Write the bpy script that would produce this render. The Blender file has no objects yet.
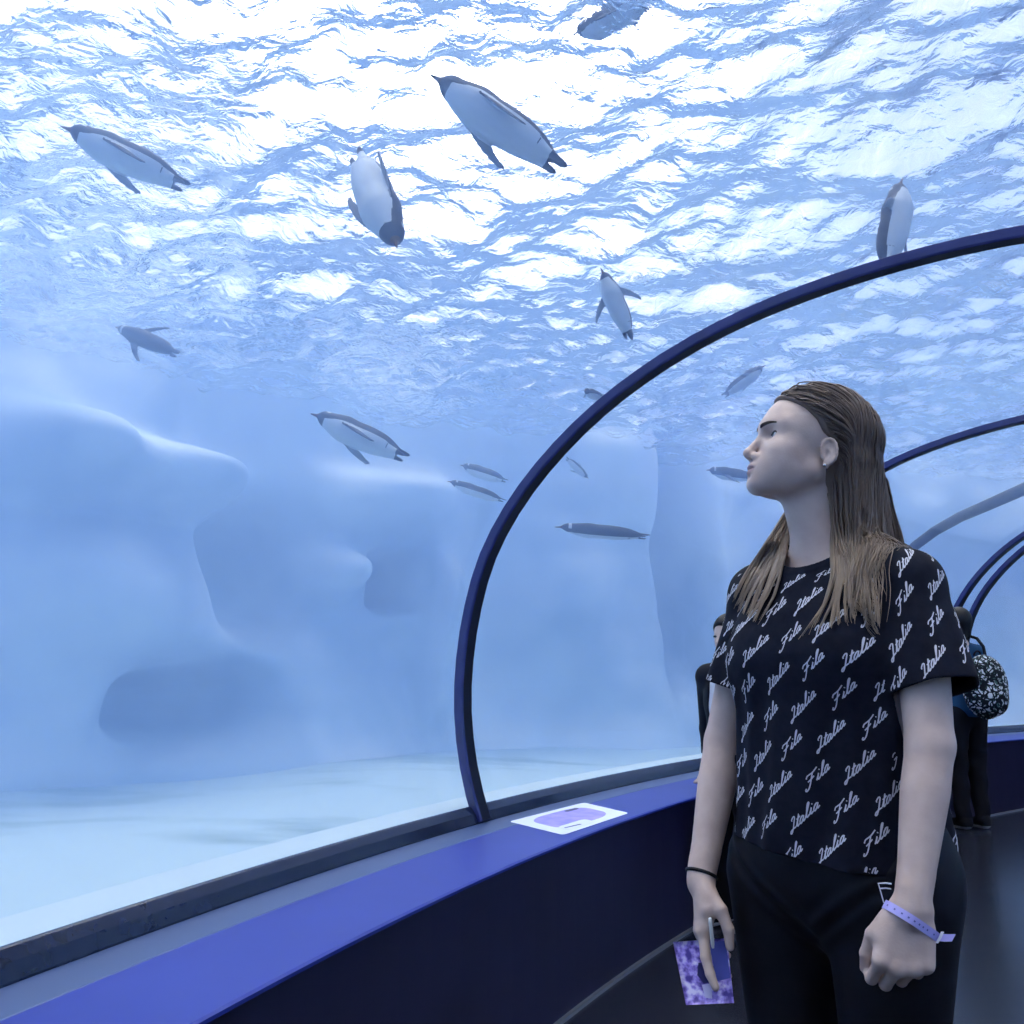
import bpy, bmesh, math, random
import numpy as np
import openvdb
from mathutils import Vector, Matrix

SC = bpy.context.scene
COL = SC.collection
PI = math.pi
rng = np.random.default_rng(7)
random.seed(7)

# ------------------------------------------------------------------ camera
CAM_H = 1.22
FOC = 1000.0
PITCH = math.atan((667.0 - 512.0) / FOC)
cam_d = bpy.data.cameras.new('camera')
cam_d.sensor_width = 36.0
cam_d.lens = 36.0 * FOC / 1024.0
cam_d.clip_start = 0.05
cam_d.clip_end = 200
cam = bpy.data.objects.new('camera', cam_d)
cam.location = (0, 0, CAM_H)
cam.rotation_euler = (PI / 2 + PITCH, 0, 0)
COL.objects.link(cam)
SC.camera = cam
CR = Vector((1, 0, 0))
CU = Vector((0, -math.sin(PITCH), math.cos(PITCH)))
CF = Vector((0, math.cos(PITCH), math.sin(PITCH)))


def at(x, y, depth):
    """World point seen at pixel (x, y) at this distance along the optical axis."""
    return Vector((0, 0, CAM_H)) + CF * depth + CR * ((x - 512) / FOC * depth) + CU * ((512 - y) / FOC * depth)


def on_z(x, y, z):
    r = CF + CR * ((x - 512) / FOC) + CU * ((512 - y) / FOC)
    return Vector((0, 0, CAM_H)) + r * ((z - CAM_H) / r.z)


# ------------------------------------------------------------------ scene helpers
def tag(o, label=None, cat=None, group=None, kind=None):
    if label: o['label'] = label
    if cat: o['category'] = cat
    if group: o['group'] = group
    if kind: o['kind'] = kind
    return o


def mesh_obj(name, verts, faces, mats=(), parent=None, smooth=True, midx=None):
    me = bpy.data.meshes.new(name)
    verts = np.asarray(verts, dtype=np.float64)
    if isinstance(faces, np.ndarray):
        nf, k = faces.shape
        me.vertices.add(len(verts)); me.vertices.foreach_set('co', verts.ravel())
        me.loops.add(nf * k); me.loops.foreach_set('vertex_index', faces.astype(np.int32).ravel())
        me.polygons.add(nf); me.polygons.foreach_set('loop_start', np.arange(0, nf * k, k, dtype=np.int32))
        me.update(calc_edges=True)
        me.validate()
    else:
        me.from_pydata([tuple(v) for v in verts], [], [tuple(int(i) for i in f) for f in faces])
    for m in (mats if isinstance(mats, (list, tuple)) else [mats]):
        me.materials.append(m)
    if midx is not None and len(midx) == len(me.polygons):
        me.polygons.foreach_set('material_index', np.asarray(midx, dtype=np.int32))
    if smooth is not None:
        me.polygons.foreach_set('use_smooth', np.full(len(me.polygons), bool(smooth)))
    me.update()
    o = bpy.data.objects.new(name, me)
    COL.objects.link(o)
    if parent is not None:
        o.parent = parent
    return o


def empty(name, loc=(0, 0, 0), rotz=0.0):
    o = bpy.data.objects.new(name, None)
    o.location = loc
    o.rotation_euler = (0, 0, rotz)
    COL.objects.link(o)
    return o


# ------------------------------------------------------------------ materials
def mat(name, color, rough=0.5, spec=0.5, metal=0.0, build=None, coat=0.0, sss=0.0):
    m = bpy.data.materials.new(name)
    m.use_nodes = True
    nt = m.node_tree
    b = nt.nodes['Principled BSDF']
    b.inputs['Base Color'].default_value = (*color, 1)
    b.inputs['Roughness'].default_value = rough
    b.inputs['Specular IOR Level'].default_value = spec
    b.inputs['Metallic'].default_value = metal
    b.inputs['Coat Weight'].default_value = coat
    if sss:
        b.inputs['Subsurface Weight'].default_value = sss
        b.inputs['Subsurface Radius'].default_value = (0.012, 0.006, 0.004)
        b.inputs['Subsurface Scale'].default_value = 0.5
    if build:
        build(nt, b)
    return m


def noise_mix(scale, c1, c2, lo=0.35, hi=0.65, detail=4, coord='Object', stretch=None, bump=0.0, bump_scale=None):
    def f(nt, b):
        tc = nt.nodes.new('ShaderNodeTexCoord')
        src = tc.outputs[coord]
        if stretch:
            mp = nt.nodes.new('ShaderNodeMapping'); mp.inputs['Scale'].default_value = stretch
            nt.links.new(src, mp.inputs[0]); src = mp.outputs[0]
        n = nt.nodes.new('ShaderNodeTexNoise'); n.inputs['Scale'].default_value = scale; n.inputs['Detail'].default_value = detail
        nt.links.new(src, n.inputs['Vector'])
        r = nt.nodes.new('ShaderNodeValToRGB')
        r.color_ramp.elements[0].position = lo; r.color_ramp.elements[0].color = (*c1, 1)
        r.color_ramp.elements[1].position = hi; r.color_ramp.elements[1].color = (*c2, 1)
        nt.links.new(n.outputs['Fac'], r.inputs[0]); nt.links.new(r.outputs[0], b.inputs['Base Color'])
        if bump:
            n2 = nt.nodes.new('ShaderNodeTexNoise'); n2.inputs['Scale'].default_value = bump_scale or scale * 3; n2.inputs['Detail'].default_value = 3
            nt.links.new(src, n2.inputs['Vector'])
            bp = nt.nodes.new('ShaderNodeBump'); bp.inputs['Strength'].default_value = bump; bp.inputs['Distance'].default_value = 0.01
            nt.links.new(n2.outputs['Fac'], bp.inputs['Height']); nt.links.new(bp.outputs[0], b.inputs['Normal'])
    return f


# ------------------------------------------------------------------ signed-distance modelling
F32 = np.float32


def V(*a):
    return np.array(a, dtype=F32)


def sd_cone(p, a, b, ra, rb):
    """capsule whose radius runs from ra at a to rb at b"""
    a = V(*a); b = V(*b); ba = b - a
    t = np.clip(((p - a) @ ba) / max(float(ba @ ba), 1e-9), 0, 1)
    q = p - a - t[:, None] * ba
    return np.sqrt((q * q).sum(1)) - (ra + (rb - ra) * t)


def sd_ell(p, c, r, rot=None):
    q = p - V(*c)
    if rot is not None:
        q = q @ rot
    r = V(*r)
    k0 = np.sqrt(((q / r) ** 2).sum(1)); k1 = np.sqrt(((q / (r * r)) ** 2).sum(1))
    return k0 * (k0 - 1) / np.maximum(k1, 1e-6)


def smin(a, b, k):
    h = np.maximum(k - np.abs(a - b), 0) / k
    return np.minimum(a, b) - h * h * k * 0.25


def smax(a, b, k):
    return -smin(-a, -b, k)


def rotm(ax, deg):
    return np.array(Matrix.Rotation(math.radians(deg), 3, ax), dtype=F32)


def polygonize(fn, lo, hi, vox, B=20, slack=1.5):
    """dual-contoured surface of fn(points) = 0; only the blocks near the surface are sampled"""
    lo = np.array(lo, float); hi = np.array(hi, float)
    nb = np.ceil((hi - lo) / (vox * B)).astype(int)
    n = nb * B
    arr = np.full(tuple(n), 1.0, dtype=F32)
    cen = np.stack(np.meshgrid(*[np.arange(k) for k in nb], indexing='ij'), -1).reshape(-1, 3)
    cp = (lo + (cen + 0.5) * B * vox).astype(F32)
    cd = fn(cp)
    rad = B * vox * 0.5 * 1.7321
    g = np.stack(np.meshgrid(*[np.arange(B)] * 3, indexing='ij'), -1).reshape(-1, 3)
    bg = 3 * vox
    for c, d in zip(cen, cd):
        i, j, k = c * B
        if abs(d) > rad * slack + 2 * vox:
            arr[i:i + B, j:j + B, k:k + B] = bg if d > 0 else -bg
            continue
        pts = (lo + (g + c * B) * vox).astype(F32)
        arr[i:i + B, j:j + B, k:k + B] = np.clip(fn(pts), -bg, bg).reshape(B, B, B)
    grid = openvdb.FloatGrid(bg)
    grid.copyFromArray(arr)
    res = grid.convertToPolygons(isovalue=0.0)
    pts = res[0]; quads = [r for r in res[1:] if r.ndim == 2 and r.shape[1] == 4][0]
    v = lo + np.asarray(pts, float) * vox
    q = np.asarray(quads).astype(np.int64)
    # outward orientation
    a, b, c, d = (v[q[:, i]] for i in range(4))
    vol = (np.einsum('ij,ij->i', a, np.cross(b, c)) + np.einsum('ij,ij->i', a, np.cross(c, d))).sum()
    if vol < 0:
        q = q[:, ::-1].copy()
    return v, q


def grad(fn, p, e=0.001):
    g = np.stack([fn(p + V(e, 0, 0)) - fn(p - V(e, 0, 0)), fn(p + V(0, e, 0)) - fn(p - V(0, e, 0)), fn(p + V(0, 0, e)) - fn(p - V(0, 0, e))], 1)
    return g / np.maximum(np.linalg.norm(g, axis=1, keepdims=True), 1e-9)


def face_centres(v, q):
    return v[q].mean(1)


def tube(path, radii, seg=6, cap=True):
    """verts, quads of a tube along path"""
    P = np.asarray(path, float); n = len(P)
    R = np.broadcast_to(np.asarray(radii, float), (n,))
    T = np.gradient(P, axis=0); T /= np.maximum(np.linalg.norm(T, axis=1, keepdims=True), 1e-9)
    up = np.array([0, 0, 1.0]) if abs(T[0, 2]) < 0.9 else np.array([1.0, 0, 0])
    vs = []
    a = np.cross(T[0], up); a /= np.linalg.norm(a)
    ang = np.linspace(0, 2 * PI, seg, endpoint=False)
    for i in range(n):
        a = a - T[i] * (a @ T[i]); a /= max(np.linalg.norm(a), 1e-9)
        b = np.cross(T[i], a)
        vs.append(P[i] + R[i] * (np.cos(ang)[:, None] * a + np.sin(ang)[:, None] * b))
    v = np.concatenate(vs)
    i = np.arange(n - 1)[:, None] * seg; j = np.arange(seg)[None]; j2 = (j + 1) % seg
    q = np.stack([i + j, i + j2, i + seg + j2, i + seg + j], -1).reshape(-1, 4)
    return v, q


def join(parts):
    vs, qs, o = [], [], 0
    for v, q in parts:
        vs.append(v); qs.append(np.asarray(q) + o); o += len(v)
    return np.concatenate(vs), np.concatenate(qs)


def grid_faces(nu, nv, wrap_v=False):
    i = np.arange(nu - 1)[:, None]; j = np.arange(nv if wrap_v else nv - 1)[None]
    j2 = (j + 1) % nv
    return np.stack([i * nv + j, i * nv + j2, (i + 1) * nv + j2, (i + 1) * nv + j], -1).reshape(-1, 4)


def loop_closed_box(v, q):
    return v, q
# ------------------------------------------------------------------ the tunnel, bent round a centre to the right of the walkway
CX, CY, RS = 13.4885, -2.7738, 15.315
PH0 = math.radians(152.97)
ZL = 0.60
PROF = [(0.02, .60), (-.02, .69), (-.055, .84), (-.078, 1.0), (-.082, 1.08), (-.078, 1.17), (-.062, 1.33), (-.043, 1.43), (.02, 1.665), (.12, 1.835),
        (.235, 1.985), (.41, 2.155), (.60, 2.30), (.84, 2.435), (1.11, 2.545), (1.38, 2.615), (1.66, 2.665), (1.9, 2.69), (2.13, 2.70)]
PROF = PROF + [(4.26 - s, z) for s, z in PROF[-2::-1]]


def smooth_prof(n=64):
    P = np.array(PROF); d = np.r_[0, np.cumsum(np.hypot(*np.diff(P, axis=0).T))]
    t = np.linspace(0, d[-1], 4 * n)
    Q = np.stack([np.interp(t, d, P[:, 0]), np.interp(t, d, P[:, 1])], 1)
    for _ in range(30):
        Q[1:-1] = 0.25 * Q[:-2] + 0.5 * Q[1:-1] + 0.25 * Q[2:]
    return Q[np.linspace(0, len(Q) - 1, n).astype(int)]


GP = smooth_prof()


def pol(m, s, z):
    ph = PH0 - m / RS
    r = RS - s
    return np.stack(np.broadcast_arrays(CX + r * np.cos(ph), CY + r * np.sin(ph), z), -1)


def offset_prof(P, d):
    T = np.gradient(P, axis=0); T /= np.linalg.norm(T, axis=1, keepdims=True)
    N = np.stack([T[:, 1], -T[:, 0]], 1)          # inward (towards the walkway)
    return P + N * d


def sweep(P, m0, m1, n, closed=False):
    P = np.asarray(P, float)
    ms = np.linspace(m0, m1, n)
    v = pol(ms[:, None], P[None, :, 0], P[None, :, 1]).reshape(-1, 3)
    return v, grid_faces(n, len(P), closed)


def swept(name, P, m0, m1, n, m, closed=True, smooth=False, parent=None):
    v, q = sweep(P, m0, m1, n, closed)
    q = [tuple(f) for f in q]
    if closed:
        k = len(P); q.append(tuple(range(k))); q.append(tuple(range((n - 1) * k, n * k))[::-1])
    o = mesh_obj(name, v, q, m, parent, smooth)
    bm = bmesh.new(); bm.from_mesh(o.data); bmesh.ops.recalc_face_normals(bm, faces=bm.faces); bm.to_mesh(o.data); bm.free()
    return o


def stone(nt, b):
    pass


M_floor = mat('floor_tiles', (.030, .034, .045), 0.32, 0.5)


def tiles(nt, b):
    tc = nt.nodes.new('ShaderNodeTexCoord')
    br = nt.nodes.new('ShaderNodeTexBrick'); br.offset = 0.0
    br.inputs['Scale'].default_value = 1.0; br.inputs['Brick Width'].default_value = 0.6; br.inputs['Row Height'].default_value = 0.6
    br.inputs['Mortar Size'].default_value = 0.004
    br.inputs['Color1'].default_value = (.009, .011, .019, 1); br.inputs['Color2'].default_value = (.012, .014, .024, 1); br.inputs['Mortar'].default_value = (.022, .025, .036, 1)
    mp = nt.nodes.new('ShaderNodeMapping'); mp.inputs['Rotation'].default_value = (0, 0, 0.55)
    nt.links.new(tc.outputs['Object'], mp.inputs[0]); nt.links.new(mp.outputs[0], br.inputs['Vector']); nt.links.new(br.outputs['Color'], b.inputs['Base Color'])
    n = nt.nodes.new('ShaderNodeTexNoise'); n.inputs['Scale'].default_value = 6; n.inputs['Detail'].default_value = 6
    nt.links.new(tc.outputs['Object'], n.inputs['Vector'])
    mr = nt.nodes.new('ShaderNodeMapRange'); mr.inputs['To Min'].default_value = .16; mr.inputs['To Max'].default_value = .30
    nt.links.new(n.outputs['Fac'], mr.inputs[0]); nt.links.new(mr.outputs[0], b.inputs['Roughness'])


tiles(M_floor.node_tree, M_floor.node_tree.nodes['Principled BSDF'])
M_bench = mat('navy_laminate', (.016, .014, .045), 0.38, 0.35, build=noise_mix(3, (.014, .012, .040), (.021, .018, .055), bump=0.02))
M_ledge = mat('blue_ledge_paint', (.015, .032, .28), 0.42, 0.5, build=noise_mix(2.5, (.013, .029, .265), (.018, .036, .30)))
M_trim = mat('dark_glossy_trim', (.010, .018, .050), 0.14, 0.7, build=noise_mix(20, (.008, .015, .045), (.012, .020, .055), bump=.02, bump_scale=14))
M_strip = mat('grey_blue_strip', (.06, .10, .23), 0.4, 0.5)
M_rib = mat('dark_blue_rib', (.040, .046, .19), 0.22, 0.7, build=noise_mix(8, (.036, .042, .17), (.046, .052, .21), bump=.05, bump_scale=25))
M_ribin = mat('black_rib_inner_face', (.006, .008, .022), 0.45, 0.3)  # darker colour for the inner faces of the ribs
M_metal = mat('floor_edge_metal', (.33, .34, .38), 0.35, 0.5, 0.8)
M_end = mat('dark_wall_paint', (.02, .022, .05), 0.7)

MA, MB = -7.5, 15.0     # how far the tunnel is built, in metres along the outer sill
o = swept('floor', [(0.45, -.12), (0.45, 0), (3.85, 0), (3.85, -.12)], MA, MB, 90, M_floor); tag(o, kind='structure')
o = swept('wall_left', [(0.50, 0), (0.50, ZL - .012), (0.03, ZL - .012), (0.03, 0)], MA, MB, 120, M_bench); tag(o, kind='structure')
o = swept('wall_right', [(3.76, 0), (3.76, ZL - .012), (4.23, ZL - .012), (4.23, 0)], MA, MB, 120, M_bench); tag(o, kind='structure')
o = swept('baseboard_left', [(0.50, 0), (0.50, .012), (0.515, .012), (0.518, 0)], MA, MB, 120, M_metal); tag(o, kind='structure')
LED = [(0.0, ZL - .012), (0.0, ZL), (0.510, ZL), (0.517, ZL - .004), (0.517, ZL - .012)]
o = swept('trim_1', LED, MA, MB, 120, M_ledge); tag(o, 'blue painted ledge running along the foot of the glass', kind='structure')
o = swept('trim_2', [(4.26 - s, z) for s, z in LED], MA, MB, 120, M_ledge); tag(o, kind='structure')
STR = [(0.03, ZL), (0.03, ZL + .0015), (0.181, ZL + .0015), (0.184, ZL)]
o = swept('trim_3', STR, MA, MB, 120, M_strip); tag(o, kind='structure')
CURB = [(-.006, ZL), (-.006, ZL + .062), (-.001, ZL + .066), (.006, ZL + .066), (.012, ZL + .063), (.030, ZL + .040), (.044, ZL + .007), (.044, ZL)]
o = swept('trim_4', CURB, MA, MB, 140, M_trim); tag(o, kind='structure')
o = swept('trim_5', [(4.26 - s, z) for s, z in CURB], MA, MB, 120, M_trim); tag(o, kind='structure')

# end walls of the tunnel piece
for nm, m, dm in (('wall_back', MA, -.1), ('wall_front', MB, .1)):
    ring = np.vstack([[(0.03, -.1)], GP, [(4.23, -.1)]])
    v = np.vstack([pol(m, ring[:, 0], ring[:, 1]), pol(m + dm, ring[:, 0], ring[:, 1])]); k = len(ring)
    f = [tuple(range(k)), tuple(range(k, 2 * k))[::-1]] + [(i, (i + 1) % k, k + (i + 1) % k, k + i) for i in range(k)]
    o = mesh_obj(nm, v, f, M_end, smooth=False); tag(o, kind='structure')

# ribs
RIBS = [(-3.3, 'dark metal rib arching behind the camera position'),
        (0.0, 'largest dark blue metal rib, arching up from the ledge beside the white map sticker'),
        (3.22, 'second dark blue rib, rising behind the long haired woman'),
        (6.62, 'third rib along the tunnel, front one of the close pair'),
        (6.93, 'rear rib of the close pair, just beyond the third rib'),
        (10.2, 'farthest dark rib around the bend')]
for m, lab in RIBS[1:5]:
    r_, t_ = .042, .085
    A = offset_prof(GP, 0.0); Bp = offset_prof(GP, r_ - .006); B2 = offset_prof(GP, r_)
    sect = [(A, -t_ / 2), (Bp, -t_ / 2), (B2, -t_ / 2 + .008), (B2, t_ / 2 - .008), (Bp, t_ / 2), (A, t_ / 2)]
    k = len(sect); rows = []
    for P, dm in sect:
        rows.append(pol(m + dm, P[:, 0], P[:, 1]))
    v = np.stack(rows, 1).reshape(-1, 3)
    q = [tuple(f) for f in grid_faces(len(GP), k, True)] + [tuple(range(k)), tuple(range(len(v) - k, len(v)))[::-1]]
    base = Vector(pol(m, .02, ZL + .007).tolist())
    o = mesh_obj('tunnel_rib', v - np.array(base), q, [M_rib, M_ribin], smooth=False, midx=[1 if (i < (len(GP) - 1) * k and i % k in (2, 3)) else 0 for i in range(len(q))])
    o.location = base
    bm = bmesh.new(); bm.from_mesh(o.data); bmesh.ops.recalc_face_normals(bm, faces=bm.faces); bm.to_mesh(o.data); bm.free()
    bv = o.modifiers.new('edge', 'BEVEL'); bv.width = .003; bv.segments = 2; bv.limit_method = 'ANGLE'
    tag(o, lab, 'tunnel rib', 'arched ribs of the glass tunnel')

# acrylic panes between the ribs
M_glass = bpy.data.materials.new('clear_acrylic'); M_glass.use_nodes = True
nt = M_glass.node_tree; nt.nodes.clear()
out = nt.nodes.new('ShaderNodeOutputMaterial'); tr = nt.nodes.new('ShaderNodeBsdfTransparent'); gl = nt.nodes.new('ShaderNodeBsdfGlossy'); mx = nt.nodes.new('ShaderNodeMixShader'); fr = nt.nodes.new('ShaderNodeMath'); lw = nt.nodes.new('ShaderNodeLayerWeight'); lw.inputs['Blend'].default_value = .5; pw = nt.nodes.new('ShaderNodeMath'); pw.operation = 'POWER'; pw.inputs[1].default_value = 5; fr.operation = 'MULTIPLY_ADD'; fr.inputs[1].default_value = .5; fr.inputs[2].default_value = .02
nt.links.new(lw.outputs['Facing'], pw.inputs[0]); nt.links.new(pw.outputs[0], fr.inputs[0]); gl.inputs['Roughness'].default_value = 0.03; tr.inputs['Color'].default_value = (.975, .985, 1, 1)
nt.links.new(fr.outputs[0], mx.inputs[0]); nt.links.new(tr.outputs[0], mx.inputs[1]); nt.links.new(gl.outputs[0], mx.inputs[2]); nt.links.new(mx.outputs[0], out.inputs[0])
cuts = [MA, 0.0, 3.22, 6.62, 6.93, MB]
for i in range(len(cuts) - 1):
    v, q = sweep(offset_prof(GP, -.004), cuts[i] + .002, cuts[i + 1] - .002, max(4, int((cuts[i + 1] - cuts[i]) * 6)))
    o = mesh_obj('window_%d' % (i + 1), v, q, M_glass, smooth=True); tag(o, kind='structure')

# ------------------------------------------------------------------ the tank
Z_SAND, Z_WATER = 0.36, 3.75


def sand_col(nt, b):
    tc = nt.nodes.new('ShaderNodeTexCoord')
    n = nt.nodes.new('ShaderNodeTexNoise'); n.inputs['Scale'].default_value = 1.1; n.inputs['Detail'].default_value = 8
    mp = nt.nodes.new('ShaderNodeMapping'); mp.inputs['Scale'].default_value = (0.6, 1.4, 1)
    nt.links.new(tc.outputs['Object'], mp.inputs[0]); nt.links.new(mp.outputs[0], n.inputs['Vector'])
    r = nt.nodes.new('ShaderNodeValToRGB')
    r.color_ramp.elements[0].position = .33; r.color_ramp.elements[0].color = (.30, .41, .45, 1)
    r.color_ramp.elements[1].position = .50; r.color_ramp.elements[1].color = (.43, .56, .62, 1)
    nt.links.new(n.outputs['Fac'], r.inputs[0]); nt.links.new(r.outputs[0], b.inputs['Base Color'])


M_sand = mat('pale_tank_floor', (.7, .82, .82), 0.9, 0.1, build=sand_col)
M_rock = mat('pale_painted_rock', (.45, .55, .68), 0.9, 0.1, build=noise_mix(.55, (.36, .47, .62), (.62, .70, .78), .38, .62, 3))
for nm, s0, s1 in (('ground_1', -.025, -13.0), ('ground_2', 4.285, 14.0)):
    ms = np.linspace(-16, 22, 150); ss = np.linspace(s0, s1, 60)
    z = Z_SAND + 0.05 * np.sin(ms[:, None] * 1.3 + ss[None] * .8) * np.sin(ss[None] * 1.1 - ms[:, None] * .4) * np.minimum(1, np.abs(ss - s0)[None] / 1.0)
    v = pol(ms[:, None], ss[None], z).reshape(-1, 3)
    q = grid_faces(len(ms), len(ss))
    if s1 > s0: q = q[:, ::-1]
    o = mesh_obj(nm, v, q, M_sand, smooth=True); tag(o, 'pale sandy floor of the tank', kind='structure')

# pale kerb just outside the glass
swk = swept('trim_6', [(-.026, Z_SAND - .1), (-.026, ZL + .056), (-.25, ZL + .046), (-.28, ZL + .02), (-.30, Z_SAND - .1)], MA, MB, 120, mat('pale_kerb', (.44, .55, .62), .8, .1)); tag(swk, kind='structure')

# rock wall round the tank: a closed plan curve with bulges and hollows
plan = [(-7.4, 2.0), (-6.4, 4.6), (-5.2, 6.2), (-3.9, 7.5), (-2.3, 9.3), (-.9, 10.5), (.6, 11.2), (2.3, 11.9), (5.5, 12.9), (10, 14.2), (16, 16.0), (23, 15.5), (25, 8), (25, -8), (20, -13), (5, -13), (-5, -11), (-8, -6), (-8.2, -1)]
pl = np.array(plan); pl = np.vstack([pl, pl[:1]])
dd = np.r_[0, np.cumsum(np.hypot(*np.diff(pl, axis=0).T))]
NT = 900
tt = np.linspace(0, dd[-1], NT, endpoint=False)
# finer sampling of the stretch in view
w = np.interp(tt, [0, dd[9], dd[9] + .01, dd[-1]], [4, 4, 1, 1]); cw = np.cumsum(w); tt = np.interp(np.linspace(cw[0], cw[-1], NT), cw, tt)
px = np.interp(tt, dd, pl[:, 0]); py = np.interp(tt, dd, pl[:, 1])
for _ in range(40):
    px = .25 * np.roll(px, 1) + .5 * px + .25 * np.roll(px, -1); py = .25 * np.roll(py, 1) + .5 * py + .25 * np.roll(py, -1)
tx = np.roll(px, -1) - np.roll(px, 1); ty = np.roll(py, -1) - np.roll(py, 1); ln = np.hypot(tx, ty); nx_, ny_ = ty / ln, -tx / ln     # towards the water
zz = np.linspace(Z_SAND - .3, Z_WATER + .45, 150)
disp = np.zeros((NT, len(zz)))
arc = np.r_[0, np.cumsum(np.hypot(np.diff(px), np.diff(py)))]


def vnoise(x, y, seed, f):
    r = np.random.default_rng(seed); out = 0
    for _ in range(14):
        a = r.uniform(0, 2 * PI); ff = f * r.uniform(.5, 1.5); out = out + np.sin(x * ff * math.cos(a) + y * ff * math.sin(a) * 1.3 + r.uniform(0, 6.28))
    return out / 5.0


disp += .30 * vnoise(arc[:, None], zz[None], 3, 1.6) + .12 * vnoise(arc[:, None], zz[None], 4, 3.6) + .03 * vnoise(arc[:, None], zz[None], 5, 8)
disp += .45 * np.exp(-((zz - 0.2) / .5) ** 2)[None]


def bump(x, y, rx, ry, amp, sharp=2.0):
    """a bulge (or hollow) of the rock centred on the wall where it is seen at this pixel"""
    best = None
    r = CF + CR * ((x - 512) / FOC) + CU * ((512 - y) / FOC)
    tpar = np.linspace(4, 18, 800); X = r.x * tpar; Y = r.y * tpar
    d2 = (X[:, None] - px[None]) ** 2 + (Y[:, None] - py[None]) ** 2
    i, j = np.unravel_index(d2.argmin(), d2.shape)
    depth = tpar[i]; z0 = CAM_H + r.z * depth; a0 = arc[j]
    sx = rx / FOC * depth; sz = ry / FOC * depth
    e = np.exp(-((np.abs(arc[:, None] - a0) / sx) ** sharp + (np.abs(zz[None] - z0) / sz) ** sharp))
    return amp * e


for args in [(90, 600, 120, 76, .9, 2.6), (150, 482, 120, 30, 1.0, 2.6), (375, 500, 95, 30, .9, 2.6), (262, 560, 55, 70, -1.4, 2.8), (330, 572, 28, 24, .8, 2.4),
             (396, 580, 20, 24, -2.6, 4), (195, 703, 80, 36, -1.6, 3), (60, 700, 60, 40, .25, 2), (440, 640, 22, 90, .6, 3), (335, 640, 60, 60, -.12, 2),
             (15, 450, 50, 40, .8, 2.6), (560, 600, 60, 90, .6, 3), (610, 480, 60, 50, .6, 3), (680, 560, 26, 120, -1.2, 4), (330, 700, 90, 26, .15, 2), (620, 690, 60, 40, .2, 2)]:
    disp += bump(*args)
v = np.stack([px[:, None] + nx_[:, None] * disp, py[:, None] + ny_[:, None] * disp, np.broadcast_to(zz[None], disp.shape)], -1).reshape(-1, 3)
nz = len(zz)
q = grid_faces(NT, nz); i = np.arange(nz - 1); q = np.vstack([q, np.stack([(NT - 1) * nz + i, (NT - 1) * nz + i + 1, i + 1, i], -1)])
o = mesh_obj('wall_rock', v, q, M_rock, smooth=True); tag(o, 'pale blue rock wall round the penguin tank', kind='structure')

# ------------------------------------------------------------------ water: one closed body with the tunnel left out of it
VOL = dict(density=0.13, color=(.365, .57, 1.0), absorb=(.32, .60, .99), absorb_d=.07, g=0.3)
WIOR = 1.13
M_water = bpy.data.materials.new('tank_water'); M_water.use_nodes = True
nt = M_water.node_tree; nt.nodes.clear()
out = nt.nodes.new('ShaderNodeOutputMaterial')
geo = nt.nodes.new('ShaderNodeNewGeometry'); sep = nt.nodes.new('ShaderNodeSeparateXYZ'); gt = nt.nodes.new('ShaderNodeMath'); gt.operation = 'GREATER_THAN'; gt.inputs[1].default_value = Z_WATER - .45
nt.links.new(geo.outputs['Position'], sep.inputs[0]); nt.links.new(sep.outputs['Z'], gt.inputs[0])
tr = nt.nodes.new('ShaderNodeBsdfTransparent'); gs = nt.nodes.new('ShaderNodeBsdfGlass'); gs.inputs['IOR'].default_value = WIOR; gs.inputs['Roughness'].default_value = 0.045
mx = nt.nodes.new('ShaderNodeMixShader'); nt.links.new(gt.outputs[0], mx.inputs[0]); nt.links.new(tr.outputs[0], mx.inputs[1]); nt.links.new(gs.outputs[0], mx.inputs[2]); nt.links.new(mx.outputs[0], out.inputs['Surface'])
tc = nt.nodes.new('ShaderNodeTexCoord'); prev = None
for sc_, st_, dist, det in ((3.2, .55, .10, 2), (12.0, .75, .03, 3)):
    mp = nt.nodes.new('ShaderNodeMapping'); mp.inputs['Scale'].default_value = (1.0, 1.0, 1.0); nt.links.new(tc.outputs['Object'], mp.inputs[0])
    n = nt.nodes.new('ShaderNodeTexNoise'); n.inputs['Scale'].default_value = sc_; n.inputs['Detail'].default_value = det; n.inputs['Distortion'].default_value = .6
    nt.links.new(mp.outputs[0], n.inputs['Vector'])
    bp = nt.nodes.new('ShaderNodeBump'); bp.inputs['Strength'].default_value = st_; bp.inputs['Distance'].default_value = dist
    nt.links.new(n.outputs['Fac'], bp.inputs['Height'])
    if prev: nt.links.new(prev.outputs[0], bp.inputs['Normal'])
    prev = bp
nt.links.new(prev.outputs[0], gs.inputs['Normal'])
vs = nt.nodes.new('ShaderNodeVolumeScatter'); vs.inputs['Color'].default_value = (*VOL['color'], 1); vs.inputs['Density'].default_value = VOL['density']; vs.inputs['Anisotropy'].default_value = VOL['g']
va = nt.nodes.new('ShaderNodeVolumeAbsorption'); va.inputs['Color'].default_value = (*VOL['absorb'], 1); va.inputs['Density'].default_value = VOL['absorb_d']
ad = nt.nodes.new('ShaderNodeAddShader'); nt.links.new(vs.outputs[0], ad.inputs[0]); nt.links.new(va.outputs[0], ad.inputs[1]); nt.links.new(ad.outputs[0], out.inputs['Volume'])
M_water.cycles.homogeneous_volume = True if hasattr(M_water, 'cycles') and hasattr(M_water.cycles, 'homogeneous_volume') else None


def spaced(a, b, c, d, fine, coarse):
    L = [a]
    while L[-1] < d - 1e-6:
        x = L[-1]; dist = max(b - x, x - c, 0); L.append(min(d, x + fine + min(coarse, dist * .25)))
    return np.array(L)


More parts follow.
